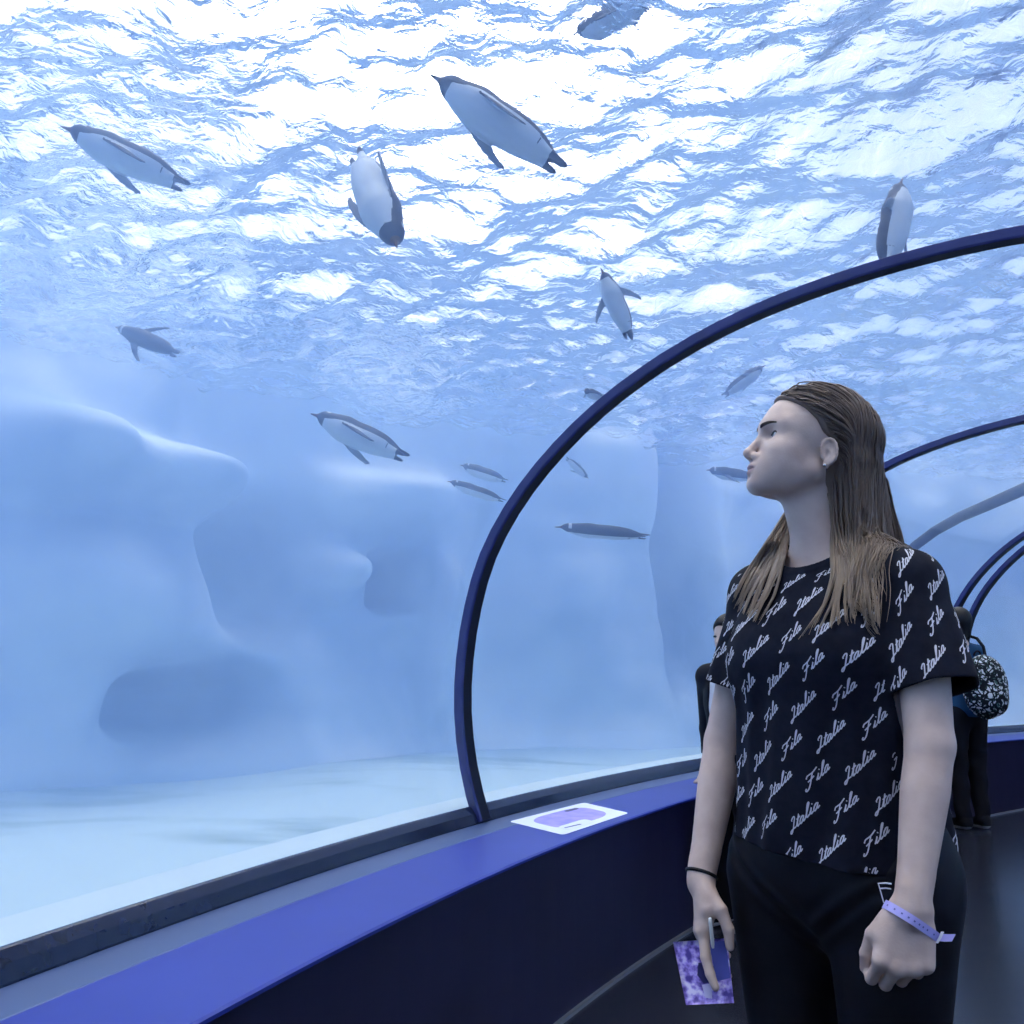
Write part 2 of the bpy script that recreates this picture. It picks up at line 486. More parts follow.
xs = spaced(-9.5, -6.5, 9.0, 26.0, .045, 1.0); ys = spaced(-14.0, .5, 13.0, 18.0, .045, 1.0)
X, Y = np.meshgrid(xs, ys, indexing='ij')
Zw = np.zeros_like(X)
r9 = np.random.default_rng(21)
for lam, amp, cnt in ((2.6, .012, 6), (1.2, .009, 9), (.6, .0062, 14), (.33, .0036, 20)):
    for _ in range(cnt):
        a = r9.normal(0.9, 0.75); kk = 2 * PI / (lam * r9.uniform(.7, 1.4)); ph_ = r9.uniform(0, 2 * PI)
        arg = kk * (X * math.cos(a) + Y * math.sin(a)) + ph_ + .5 * np.sin(.9 * X * math.sin(a) - .8 * Y * math.cos(a) + ph_)
        Zw += amp * (np.sin(arg) + .25 * np.sin(2 * arg + 1.1))
edge = np.clip(np.minimum.reduce([X - xs[0], xs[-1] - X, Y - ys[0], ys[-1] - Y]) / 1.5, 0, 1)
Zw = Z_WATER + Zw * edge
nxg, nyg = X.shape
top = np.stack([X, Y, Zw], -1).reshape(-1, 3)
qt = grid_faces(nxg, nyg)
# sides and bottom
idx = np.arange(nxg * nyg).reshape(nxg, nyg)
ringi = np.concatenate([idx[:, 0], idx[-1, 1:], idx[-2::-1, -1], idx[0, -2:0:-1]])
ring = top[ringi].copy(); ring[:, 2] = -.7
nb_ = len(ringi); b0 = len(top)
k = np.arange(nb_); k2 = (k + 1) % nb_
qs_ = np.stack([ringi[k], b0 + k, b0 + k2, ringi[k2]], -1)
cav = np.vstack([[(GP[0, 0] - .02, -.6)], offset_prof(GP, -.018), [(GP[-1, 0] + .02, -.6)]])
vc, qc = sweep(cav, MA - .15, MB + .15, 150, True)
c0 = b0 + nb_
kc = len(cav)
faces = [tuple(f) for f in np.vstack([qt, qs_])] + [tuple(range(b0, b0 + nb_))]
cavf = [tuple(f + c0) for f in qc] + [tuple(c0 + i for i in range(kc)), tuple(c0 + len(vc) - kc + i for i in range(kc))[::-1]]
wv = np.vstack([top, ring, vc])


def orient(faces, outward_from=None):
    return faces


bm = bmesh.new()
bvs = [bm.verts.new(p) for p in wv]
for f in faces + cavf:
    bm.faces.new([bvs[i] for i in f])
bm.normal_update()
me = bpy.data.meshes.new('water')
# normals: out of the water everywhere (up at the top, into the tunnel at the cavity)
nf0 = len(faces)
bm.faces.ensure_lookup_table()
outer = list(bm.faces)[:nf0]; inner = list(bm.faces)[nf0:]
bmesh.ops.recalc_face_normals(bm, faces=outer)
bmesh.ops.recalc_face_normals(bm, faces=inner)
bmesh.ops.reverse_faces(bm, faces=inner)
for f in bm.faces: f.smooth = True
for f in list(outer)[len(qt):] + inner: f.smooth = False
bm.to_mesh(me); bm.free()
me.materials.append(M_water)
wo = bpy.data.objects.new('water', me); COL.objects.link(wo); tag(wo, 'blue water of the tank under its rippled surface', kind='structure')

# ------------------------------------------------------------------ daylight above the water
W = bpy.data.worlds.new('sky'); SC.world = W; W.use_nodes = True
nt = W.node_tree; nt.nodes.clear()
out = nt.nodes.new('ShaderNodeOutputWorld'); bg = nt.nodes.new('ShaderNodeBackground'); nt.links.new(bg.outputs[0], out.inputs[0])
tc = nt.nodes.new('ShaderNodeTexCoord'); nm_ = nt.nodes.new('ShaderNodeVectorMath'); nm_.operation = 'NORMALIZE'; nt.links.new(tc.outputs['Generated'], nm_.inputs[0])


def lobe(az, el, power, strength, col):
    d = (math.sin(math.radians(az)) * math.cos(math.radians(el)), math.cos(math.radians(az)) * math.cos(math.radians(el)), math.sin(math.radians(el)))
    dt = nt.nodes.new('ShaderNodeVectorMath'); dt.operation = 'DOT_PRODUCT'; dt.inputs[1].default_value = d; nt.links.new(nm_.outputs[0], dt.inputs[0])
    cl = nt.nodes.new('ShaderNodeClamp'); nt.links.new(dt.outputs['Value'], cl.inputs[0])
    pw = nt.nodes.new('ShaderNodeMath'); pw.operation = 'POWER'; pw.inputs[1].default_value = power; nt.links.new(cl.outputs[0], pw.inputs[0])
    ml = nt.nodes.new('ShaderNodeVectorMath'); ml.operation = 'SCALE'; ml.inputs[0].default_value = tuple(c * strength for c in col); nt.links.new(pw.outputs[0], ml.inputs['Scale'])
    return ml.outputs[0]


sp = nt.nodes.new('ShaderNodeSeparateXYZ'); nt.links.new(nm_.outputs[0], sp.inputs[0])
rp = nt.nodes.new('ShaderNodeValToRGB'); mrr = nt.nodes.new('ShaderNodeMapRange'); mrr.inputs['From Min'].default_value = -1; mrr.inputs['From Max'].default_value = 1
nt.links.new(sp.outputs['Z'], mrr.inputs[0]); nt.links.new(mrr.outputs[0], rp.inputs[0])
els = rp.color_ramp.elements
els[0].position = .49; els[0].color = (.05, .08, .2, 1); els[1].position = 1.0; els[1].color = (.85, .92, 1.0, 1)
e = els.new(.51); e.color = (.22, .36, .84, 1); e = els.new(.62); e.color = (.36, .48, .86, 1); e = els.new(.8); e.color = (.52, .60, .88, 1)
acc = rp.outputs[0]
for args in [(-5, 29, 16, .75, (.97, .95, 1)), (-3, 27, 90, 3.0, (1, .98, .99)), (-45, 35, 7, .30, (.85, .92, 1)), (-10, 82, 7, 4.2, (1, .98, .95))]:
    a_ = nt.nodes.new('ShaderNodeVectorMath'); a_.operation = 'ADD'; nt.links.new(acc, a_.inputs[0]); nt.links.new(lobe(*args), a_.inputs[1]); acc = a_.outputs[0]
cn = nt.nodes.new('ShaderNodeTexNoise'); cn.inputs['Scale'].default_value = 7; cn.inputs['Detail'].default_value = 5; nt.links.new(nm_.outputs[0], cn.inputs['Vector'])
cm = nt.nodes.new('ShaderNodeMapRange'); cm.inputs['From Min'].default_value = .3; cm.inputs['From Max'].default_value = .7; cm.inputs['To Min'].default_value = .78; cm.inputs['To Max'].default_value = 1.22; nt.links.new(cn.outputs['Fac'], cm.inputs[0])
cs_ = nt.nodes.new('ShaderNodeVectorMath'); cs_.operation = 'SCALE'; nt.links.new(acc, cs_.inputs[0]); nt.links.new(cm.outputs[0], cs_.inputs['Scale']); acc = cs_.outputs[0]
nt.links.new(acc, bg.inputs['Color']); bg.inputs['Strength'].default_value = 1.0

SC.view_settings.view_transform = 'Standard'; SC.view_settings.look = 'None'; SC.view_settings.gamma = 1; SC.view_settings.use_curve_mapping = False
SC.view_settings.exposure = 0.76
cy = SC.cycles
cy.max_bounces = 14; cy.diffuse_bounces = 4; cy.glossy_bounces = 6; cy.transmission_bounces = 8; cy.volume_bounces = 3; cy.transparent_max_bounces = 24
cy.use_denoising = True; cy.caustics_refractive = True; cy.caustics_reflective = True; cy.sample_clamp_indirect = 8.0
# ------------------------------------------------------------------ the woman
BX, BY, BANG = 0.545, 1.73, 52.0
BROT = math.radians(180 - BANG)
Rb = np.array(Matrix.Rotation(BROT, 3, 'Z'))
TB = np.array([BX, BY, 0.0])


def b2w(p): return np.asarray(p, float) @ Rb.T + TB
def w2b(p): return (np.asarray(p, float) - TB) @ Rb


# head frame inside the body frame
_f = np.array([-1.0, .02, 0.0]); _f /= np.linalg.norm(_f)
HP = math.radians(17)
Yh = np.array([_f[0] * math.cos(HP), _f[1] * math.cos(HP), math.sin(HP)])
Xh = np.cross(Yh, [0, 0, 1.0]); Xh /= np.linalg.norm(Xh)
Zh = np.cross(Xh, Yh)
HW = np.stack([Xh, Yh, Zh], 1)                      # columns: head axes in the world
EARW = np.array([.549, 1.722, 1.580])
HOW = EARW + .022 * Yh
HO = w2b(HOW).astype(F32)
HR = (Rb.T @ HW).astype(F32)                        # head -> body


def h2b(p): return np.asarray(p, float) @ HR.T + HO
def to_head(p): return (p - HO) @ HR


def sd_head(p):
    q = p.copy(); ax = np.abs(q[:, 0]); s = q.copy(); s[:, 0] = ax          # mirrored copy
    d = sd_ell(q, (0, -.004, .040), (.073, .094, .078))
    d = smin(d, sd_ell(q, (0, .038, .022), (.061, .0575, .064)), .03)
    d = smin(d, sd_ell(q, (0, .036, -.030), (.053, .048, .056)), .03)
    d = smin(d, sd_cone(s, (.050, .002, -.042), (.014, .076, -.076), .017, .0145), .028)
    d = smin(d, sd_ell(q, (0, .080, -.0765), (.020, .0155, .0150)), .016)
    d = smin(d, sd_ell(s, (.040, .056, -.017), (.023, .024, .019)), .022)
    d = smin(d, sd_cone(s, (.010, .0885, .0275), (.047, .066, .0285), .0100, .0090), .016)
    d = smin(d, sd_ell(q, (0, .080, -.050), (.026, .0185, .020)), .018)       # muzzle
    d = smin(d, sd_ell(s, (.034, .050, -.044), (.026, .030, .032)), .03)
    # eye sockets
    d = smax(d, -sd_ell(s, (.0325, .092, .0095), (.0175, .0165, .0105)), .010)
    lid = sd_ell(s, (.0320, .0690, .0085), (.0146, .0146, .0140))
    slit = sd_ell(s, (.0335, .088, .0085), (.0138, .020, .0066), None)
    lid = smax(lid, -slit, .0025)
    d = smin(d, lid, .005)
    # nose
    nose = sd_cone(q, (0, .0900, .0135), (0, .1085, -.0260), .0056, .0074)
    nose = smin(nose, sd_ell(q, (0, .1075, -.0285), (.0088, .0092, .0080)), .006)
    nose = smin(nose, sd_ell(s, (.0110, .0945, -.0325), (.0072, .0095, .0072)), .007)
    nose = smin(nose, sd_cone(q, (0, .104, -.034), (0, .092, -.040), .0045, .005), .006)
    d = smin(d, nose, .009)
    d = smax(d, -sd_ell(s, (.0062, .0985, -.0395), (.0034, .0062, .0042)), .003)
    # lips
    d = smin(d, sd_ell(s, (.006, .0945, -.0500), (.0145, .0080, .0048)), .006)
    d = smin(d, sd_ell(q, (0, .0930, -.0605), (.0165, .0078, .0056)), .006)
    d = smax(d, -sd_ell(q, (0, .1020, -.0552), (.0215, .0130, .0013)), .0025)
    d = smax(d, -sd_ell(q, (0, .1015, -.0685), (.012, .0070, .0035)), .008)
    # ears
    e = s - V(.0725, -.010, -.009)
    e = (e @ rotm('Z', 24) @ rotm('X', -12)) * F32(1 / .8)
    pl = np.abs(e[:, 0] - .0018) - .0044
    rim = np.full(len(p), 9, F32)
    th = np.linspace(-0.2, 4.1, 11)
    pts = [(.004 + .0045 * max(0, math.sin(t * .7)), .0155 * math.cos(t + .15) * (1 if math.cos(t) > 0 else 1.0) - .002, .0265 * math.sin(t + .15) + .004) for t in th]
    for a_, b_ in zip(pts[:-1], pts[1:]):
        rim = smin(rim, sd_cone(e, a_, b_, .0036, .0036), .002)
    disc = smax(sd_ell(e, (.004, -.002, .002), (.030, .0155, .027)), pl, .003)
    ear = smin(disc, rim, .004)
    ear = smin(ear, sd_ell(e, (.003, .004, -.0255), (.0040, .0072, .0085)), .006)
    ear = smin(ear, sd_ell(e, (.003, .0115, -.006), (.0040, .0045, .0070)), .004)
    ear = smax(ear, -sd_ell(e, (.0100, .0025, -.003), (.0078, .0072, .0125)), .002)
    ear = smax(ear, -sd_ell(e, (.0095, -.0050, .011), (.0052, .0050, .0095)), .002)
    d = smin(d, ear * F32(.8), .005)
    return d


# ---- hands: lists of tapered capsules -----------------------------------------------------
def hand_prims(W, dvec, bvec, side, curls, spread, thumb):
    """palm capsules and finger chains. dvec: towards the fingers, bvec: out of the back of the hand, side: thumb direction sign handled by tvec"""
    d = np.array(dvec, float); d /= np.linalg.norm(d)
    b = np.array(bvec, float); b -= d * (b @ d); b /= np.linalg.norm(b)
    t = np.cross(d, b) * side; t /= np.linalg.norm(t)
    W = np.array(W, float)
    offs = [.030, .010, -.010, -.0285]; kn = [.082, .086, .081, .073]
    lens = [(.043, .026, .021), (.047, .030, .022), (.044, .028, .022), (.034, .021, .019)]
    rad = [(.0098, .0088, .0080, .0066), (.0100, .0090, .0082, .0068), (.0096, .0086, .0078, .0066), (.0086, .0076, .0070, .0060)]
    palm, fingers = [], []
    K = []
    for i in range(4):
        w0 = W + t * offs[i] * .55 + d * .004
        k_ = W + t * offs[i] + d * kn[i] + b * (.004 if i in (1, 2) else .001)
        K.append(k_); palm.append((w0, k_, .0135, .0118))
        palm.append((W + t * offs[i] * .8 + d * .030 - b * .006, k_ - d * .012 - b * .007, .013, .0105))
    palm.append((W + t * .012 + d * .012 - b * .004, W + t * .034 + d * .050 - b * .010, .0150, .0135))    # thenar
    for i in range(4):
        p = K[i]; ang = 0; ch = []
        dirn = d + t * spread[i]; dirn /= np.linalg.norm(dirn)
        for j in range(3):
            ang += math.radians(curls[i][j])
            v = dirn * math.cos(ang) - b * math.sin(ang)
            q = p + v * lens[i][j]
            ch.append((p, q, rad[i][j], rad[i][j + 1])); p = q
        fingers.append(ch)
    # thumb: from the side of the palm near its base
    p = W + t * .022 + d * .018 - b * .006; ch = []
    for L, (tt_, dd_, bb_), r0, r1 in zip((.044, .032, .027), thumb, (.0135, .0108, .0096), (.0108, .0096, .0072)):
        v = t * tt_ + d * dd_ + b * bb_; v /= np.linalg.norm(v); q = p + v * L; ch.append((p, q, r0, r1)); p = q
    fingers.append(ch)
    return palm, fingers


def sd_hand(p, hp):
    palm, fingers = hp
    d = None
    for a, b, ra, rb in palm:
        e = sd_cone(p, a, b, ra, rb); d = e if d is None else smin(d, e, .012)
    out = d
    for ch in fingers:
        f = None
        for a, b, ra, rb in ch:
            e = sd_cone(p, a, b, ra, rb); f = e if f is None else smin(f, e, .003)
        out = np.minimum(out, smin(d, f, .010))
    return out


SHL, SHR = (-.162, -.004, 1.352), (.154, -.004, 1.352)
EL_N, WR_N = (-.203, .054, 1.105), (-.205, .130, .885)           # near arm (her left)
EL_F, WR_F = (.214, .030, 1.085), (.199, .118, .860)             # far arm (her right)
NEAR = hand_prims(WR_N, (0.10, .22, -.95), (-.74, .66, 0.1), 1, [(44, 62, 40), (50, 66, 42), (56, 66, 42), (60, 62, 42)], [.04, .0, -.03, -.06],
                  [(.42, .82, -.40), (.02, .95, -.45), (-.20, .85, -.60)])
FAR = hand_prims(WR_F, (-.10, .10, -1), (.74, .66, 0), -1, [(4, 10, 8), (10, 14, 10), (14, 20, 14), (18, 24, 16)], [.17, -.17, -.20, -.24],
                 [(.50, .82, -.62), (.0, .97, -.35), (-.08, .98, -.05)])


def sd_arm(p, sh, el, wr, hp, sgn):
    sh, el, wr = map(np.array, (sh, el, wr))
    up = sd_cone(p, sh, el, .044, .0345)
    mid = wr + (el - wr) * .70
    fo = np.minimum(sd_cone(p, el, mid, .0345, .0350), sd_cone(p, mid, wr, .0350, .0225))
    d = smin(up, fo, .010)
    # flatter, wider wrist
    ax = np.cross((wr - el) / np.linalg.norm(wr - el), [0.8, .6 * -sgn, 0])
    d = smin(d, smin(sd_cone(p, wr + (el - wr) * .18, wr - (el - wr) * .02, .0225, .0205), sd_cone(p, wr + (el - wr) * .10 + np.array([0, .008, 0]), wr + np.array([0, .009, -.012]), .018, .018), .012), .008)
    return smin(d, sd_hand(p, hp), .010)


def sd_torso(p):
    q = p.copy(); q[:, 0] = np.abs(q[:, 0])
    d = sd_ell(q, (0, -.004, 1.25), (.145, .092, .18))
    d = smin(d, sd_ell(q, (.068, .062, 1.235), (.060, .050, .060)), .04)
    d = smin(d, sd_ell(q, (0, -.002, 1.06), (.128, .088, .18)), .06)
    d = smin(d, sd_ell(q, (0, -.012, .905), (.168, .112, .13)), .07)
    d = smin(d, sd_cone(q, (.03, -.02, 1.400), (.145, -.008, 1.355), .038, .040), .04)
    nb = (0, -.022, 1.395)
    d = smin(d, sd_cone(q, nb, tuple(h2b((0, -.030, -.045))), .055, .050), .035)
    # front of the throat runs up under the jaw
    d = smin(d, sd_cone(p, (0, .005, 1.405), tuple(h2b((0, .010, -.060))), .040, .034), .03)
    return d


def sd_legs(p, g=0.0):
    q = p - V(.012, 0, 0); q[:, 0] = np.abs(q[:, 0])
    d = sd_ell(q, (0, -.012, .93), (.168 + g, .116 + g, .15 + g))
    d = smin(d, sd_ell(q, (.075, -.055, .885), (.080 + g, .074 + g, .10 + g)), .05)
    d2 = sd_cone(q, (.098, -.008, .86), (.090, .005, .50), .098 + g, .056 + g)
    d2 = smin(d2, sd_cone(q, (.090, .005, .50), (.088, -.030, .33), .056 + g, .054 + g), .03)
    d2 = smin(d2, sd_cone(q, (.088, -.030, .33), (.085, -.035, .085), .054 + g, .036 + g), .03)
    return smin(d, d2, .05)


def sd_body(p):
    d = np.full(len(p), 1.0, F32)
    lo = p.min(0); hi = p.max(0)
    z0, z1, x0, x1 = lo[2], hi[2], lo[0], hi[0]
    t = None
    if z1 > .78:
        d = sd_torso(p)
    if z0 < 1.1:
        d = smin(d, sd_legs(p), .04) if z1 > .78 else sd_legs(p)
        q = p.copy(); q[:, 0] = np.abs(q[:, 0])
        if z0 < .2:
            d = smin(d, smin(sd_cone(q, (.085, -.035, .085), (.092, .09, .035), .034, .024), sd_cone(q, (.085, -.035, .085), (.085, -.06, .035), .034, .030), .03), .02)
    if x0 < -.05:
        a_ = sd_arm(p, SHL, EL_N, WR_N, NEAR, -1); d = np.where(p[:, 2] > 1.2, smin(d, a_, .022), np.minimum(d, a_))
    if x1 > .05:
        a_ = sd_arm(p, SHR, EL_F, WR_F, FAR, 1); d = np.where(p[:, 2] > 1.2, smin(d, a_, .022), np.minimum(d, a_))
    if z1 > 1.42:
        d = smin(d, sd_head(to_head(p)), .016)
    return d


M_skin = mat('skin', (.61, .465, .395), 0.48, 0.35, build=noise_mix(30, (.58, .435, .365), (.65, .505, .43), bump=.05, bump_scale=300))
M_lips = mat('lips', (.52, .34, .32), .42, .4)
M_hairdark = mat('scalp_hair', (.060, .043, .033), .6, .3)
M_nail = mat('nails', (.58, .42, .39), .25, .5)

v, q = polygonize(sd_body, (-.36, -.22, -.01), (.36, .26, 1.78), .0022)
fc = face_centres(v, q)
fh = (fc - HO) @ HR
mid = np.zeros(len(q), int)
lipm = (np.abs(fh[:, 0]) < .0215) & (fh[:, 1] > .080) & (fh[:, 2] < -.0462 + .0 * fh[:, 0]) & (fh[:, 2] > -.0655) & (np.abs(fh[:, 2] + .0552) < .0098 * (1 - (fh[:, 0] / .023) ** 2) + .001)
mid[lipm] = 1


def hairline(y, z):
    """> 0 inside the hair (head frame)"""
    yb = np.interp(z, [-.2, .000, .013, .025, .043, .060, .074, .085, .12], [-.030, -.028, -.012, .012, .027, .050, .080, .108, .20])
    return yb - y


scalp = (hairline(fh[:, 1], fh[:, 2]) > 0.004) & (fh[:, 2] > -.06) & (np.abs(fh[:, 0]) < .072 + .0 * fh[:, 0])
mid[scalp & (fc[:, 2] > 1.49)] = 2
woman = mesh_obj('person', v, q, [M_skin, M_lips, M_hairdark], smooth=True, midx=mid)
woman.location = (BX, BY, 0); woman.rotation_euler = (0, 0, BROT)
tag(woman, 'long haired woman in a printed black t-shirt looking up at the penguins', 'person')

# nails on the near fist and far hand are part of the hands' own mesh; eyes and brows are separate parts
M_eyew = mat('eye_white', (.62, .62, .64), .2, .5); M_iris = mat('iris', (.035, .05, .065), .15, .5); M_brow = mat('brow_hair', (.07, .048, .038), .7, .2)
for sx in (-1, 1):
    n1, n2 = 20, 28
    th = np.linspace(0, PI, n1)[:, None]; ph = np.linspace(0, 2 * PI, n2, endpoint=False)[None]
    loc = np.stack([np.sin(th) * np.cos(ph), np.cos(th) + 0 * ph, np.sin(th) * np.sin(ph)], -1).reshape(-1, 3) * .0125
    qe = grid_faces(n1, n2, True)
    gaze = np.array(Matrix.Rotation(math.radians(6), 3, 'X'))
    cen = loc[qe].mean(1); m_ = np.where(cen[:, 1] > .0108, 1, 0)
    loc = loc @ gaze.T + np.array([sx * .0320, .0697, .0085])
    mesh_obj('eye', h2b(loc), qe[:, ::-1], [M_eyew, M_iris], woman, True, m_)
    # brow: a flat tapered stroke on the ridge
    tt_ = np.linspace(0, 1, 12)
    path = np.stack([sx * (.012 + .036 * tt_), .10 + 0 * tt_, .0225 + .0050 * np.sin(tt_ * 2.2)], 1)
    P_ = path.astype(F32)
    for _ in range(12):
        P_[:, 1] -= sd_head(P_) * .8
    P_[:, 1] -= .0006
    vb, qb = tube(P_, .0040 * (1 - .75 * tt_) + .0006, 6)
    c_ = P_[np.repeat(np.arange(12), 6)]
    vb = c_ + (vb - c_) * np.array([1, .45, 1.0])
    mesh_obj('eyebrow', h2b(vb), qb, M_brow, woman)
    # upper lash line along the lid edge
    tt_ = np.linspace(-1, 1, 11)
    P_ = np.stack([sx * (.0330 + .0135 * tt_), .10 + 0 * tt_, .0090 + .0050 * np.sqrt(np.maximum(1 - tt_ ** 2, 0))], 1).astype(F32)
    for _ in range(14):
        P_[:, 1] -= sd_head(P_) * .8
    vb, qb = tube(P_, .0013 * (1 - .5 * tt_ ** 2) + .0003, 6)
    mesh_obj('eyelash', h2b(vb), qb, M_brow, woman)
    # small stud
    if sx < 0:
        pe = np.array([sx * .0780, -.0070, -.0315], F32)
        th = np.linspace(0, PI, 8)[:, None]; ph = np.linspace(0, 2 * PI, 10, endpoint=False)[None]
        s_ = np.stack([np.sin(th) * np.cos(ph), np.sin(th) * np.sin(ph), np.cos(th) + 0 * ph], -1).reshape(-1, 3) * .0032
        st_ = mesh_obj('earring', h2b(s_ + pe), grid_faces(8, 10, True), mat('silver_stud', (.75, .75, .78), .2, .5, 1.0), woman)
        st_['label'] = 'small silver stud in the ear lobe'

# ---- t-shirt ------------------------------------------------------------------------------
ZT = [.90, 1.02, 1.14, 1.24, 1.31, 1.365, 1.40, 1.43, 1.46]
TA = [.178, .174, .174, .174, .168, .150, .110, .075, .04]
TBb = [.143, .132, .125, .126, .114, .095, .082, .066, .04]
TC = [-.004, .0, .006, .010, .004, -.004, -.010, -.016, -.02]


def sd_tee_torso(p):
    z = p[:, 2]
    a = np.interp(z, ZT, TA); b = np.interp(z, ZT, TBb); c = np.interp(z, ZT, TC)
    y = p[:, 1] - c
    rr = np.sqrt((p[:, 0] / a) ** 2 + (y / b) ** 2)
    d = ((rr - 1) * np.minimum(a, b) * 1.08).astype(F32)
    d = np.maximum(d, (z - 1.455).astype(F32))
    ang = np.arctan2(p[:, 0] / a, y / b)
    low = np.clip((1.30 - z) / .35, 0, 1)
    fold = .0045 * np.sin(ang * 9 + 2.0 * np.sin(z * 7)) * low + .003 * np.sin(ang * 17 + z * 11) * low + .0035 * np.sin(z * 26 + ang * 5) * np.clip((1.12 - z) / .2, 0, 1)
    # deeper vertical folds on her right side, as the cloth hangs from the far shoulder
    fold = fold + .006 * np.sin(ang * 13 + z * 3) * low * np.exp(-((ang - .95) / .45) ** 2)
    q = p.copy(); q[:, 0] = np.abs(q[:, 0])
    d = smin(d, sd_cone(q, (.05, -.018, 1.400), (.156, -.004, 1.352), .038, .049), .03)
    d = smin(d, sd_ell(q, (.072, .078, 1.235), (.062, .052, .060)), .05)
    return d - fold.astype(F32)


SLV = {-1: ((-.146, -.002, 1.352), (-.222, .034, 1.12)), 1: ((.138, -.002, 1.352), (.196, .026, 1.12))}


def sd_sleeve(p, sg):
    a, b = SLV[sg]
    a_, b_ = np.array(a), np.array(b); ax = (b_ - a_) / np.linalg.norm(b_ - a_)
    t = (p - a_.astype(F32)) @ ax.astype(F32)
    d = sd_cone(p, a, b, .055, .0700 if sg < 0 else .0660)
    th = np.arctan2(p[:, 1] - (a_[1] + t * ax[1]), p[:, 0] - (a_[0] + t * ax[0]))
    d = d - (.0025 * np.sin(th * 6 + t * 9) * np.clip(t / .12, 0, 1)).astype(F32)
    return d, t


def sd_tee_solid(p):
    d = sd_tee_torso(p)
    for sg in (-1, 1):
        s, _ = sd_sleeve(p, sg); d = smin(d, s, .022)
    return d


def tee_cut(p):
    z = p[:, 2]
    hem = .922 + .010 * np.sin(p[:, 0] * 9) - .03 * np.clip(-p[:, 0], 0, .2)
    c = (hem - z).astype(F32)
    dt = sd_tee_torso(p)
    for sg in (-1, 1):
        s, t = sd_sleeve(p, sg); c = np.where((t > .0) & (s < .02) & (dt > .0045), np.maximum(c, t - .178), c)
    nk = sd_ell(p, (0, .034, 1.455), (.078, .092, .078))
    return np.maximum(c, -nk), nk


def sd_tee(p):
    d = sd_tee_solid(p)
    shell = np.maximum(d, -(d + .0055))
    c, nk = tee_cut(p)
    # ribbed neckband
    band = np.maximum(np.abs(nk + .000) - .0, 0)
    sh2 = np.maximum(d - .0012, -(d + .0055))
    shell = np.where(np.abs(nk) < .014, np.minimum(shell, sh2), shell)
    return smax(shell, c, .002)


M_tee = mat('black_cotton', (.012, .014, .026), .85, .25, build=noise_mix(60, (.010, .012, .023), (.015, .017, .030), bump=.08, bump_scale=700))
M_print = mat('shirt_print', (.60, .61, .68), .7, .2)
v1, q1 = polygonize(sd_tee, (-.34, -.19, .87), (.34, .21, 1.47), .0022)

# lettering: single strokes of a slanted script, x along the word, y up, cap height 1
GL = {
    'F': (.86, [[(.02, .80), (.10, .95), (.28, .93), (.55, .90), (.86, 1.02)], [(.52, .92), (.46, .60), (.38, .22), (.28, -.02), (.12, -.10), (.0, .0), (.06, .12)], [(.18, .48), (.42, .50), (.66, .56)]]),
    'i': (.30, [[(.0, .06), (.10, .30), (.14, .46), (.10, .16), (.15, .02), (.30, .10)], [(.17, .66), (.19, .70)]]),
    'l': (.30, [[(.0, .10), (.14, .50), (.26, .92), (.20, 1.02), (.12, .86), (.09, .30), (.13, .03), (.30, .10)]]),
    'a': (.46, [[(.32, .40), (.18, .46), (.04, .30), (.03, .10), (.12, .0), (.26, .14), (.33, .42), (.29, .14), (.34, .01), (.48, .10)]]),
    'I': (.52, [[(.10, .78), (.06, .92), (.22, 1.02), (.34, .90), (.30, .55), (.24, .18), (.12, -.06), (.0, .0), (.04, .14), (.26, .16), (.50, .12)]]),
    't': (.30, [[(.0, .10), (.12, .50), (.19, .86), (.12, .30), (.14, .03), (.30, .10)], [(.02, .58), (.16, .58), (.32, .62)]]),
}


def curve_pts(pts, step=.05):
    P = np.array(pts, float)
    if len(P) < 3:
        return P
    t = np.arange(len(P)); tt_ = np.linspace(0, len(P) - 1, len(P) * 5)
    out = []
    for x in tt_:
        i = min(int(x), len(P) - 2); f = x - i
        p0 = P[max(i - 1, 0)]; p1 = P[i]; p2 = P[i + 1]; p3 = P[min(i + 2, len(P) - 1)]
        out.append(.5 * (2 * p1 + (p2 - p0) * f + (2 * p0 - 5 * p1 + 4 * p2 - p3) * f * f + (3 * p1 - p0 - 3 * p2 + p3) * f ** 3))
    return np.array(out)


def word_strokes(w):
    x = 0; out = []
    for ch in w:
        adv, st_ = GL[ch]
        for s in st_:
            c_ = curve_pts(s); c_[:, 0] += x; out.append(c_)
        x += adv + .02
    return out, x


def place_words(u0, u1, v0, v1, seed, phase=(0, 0)):
    """strokes in cloth coordinates (metres), words alternating on a slanted lattice"""
    A = np.array([.0640, .0190]); Bv = np.array([.0405, -.0446])
    cap = .0205; res = []
    ex = np.array([math.cos(math.radians(45)), math.sin(math.radians(45))]); ey = np.array([math.cos(math.radians(86)), math.sin(math.radians(86))])
    for i in range(-30, 31):
        for j in range(-30, 31):
            o_ = A * i + Bv * j + np.array(phase)
            if not (u0 < o_[0] < u1 and v0 < o_[1] < v1): continue
            w = 'Fila' if i % 2 == 0 else 'Italia'
            st_, L = word_strokes(w)
            for s in st_:
                s = s - np.array([L / 2, .45])
                res.append(o_ + cap * ((s[:, :1]) * 1.28 * ex + s[:, 1:] * 1.08 * ey))
    return res


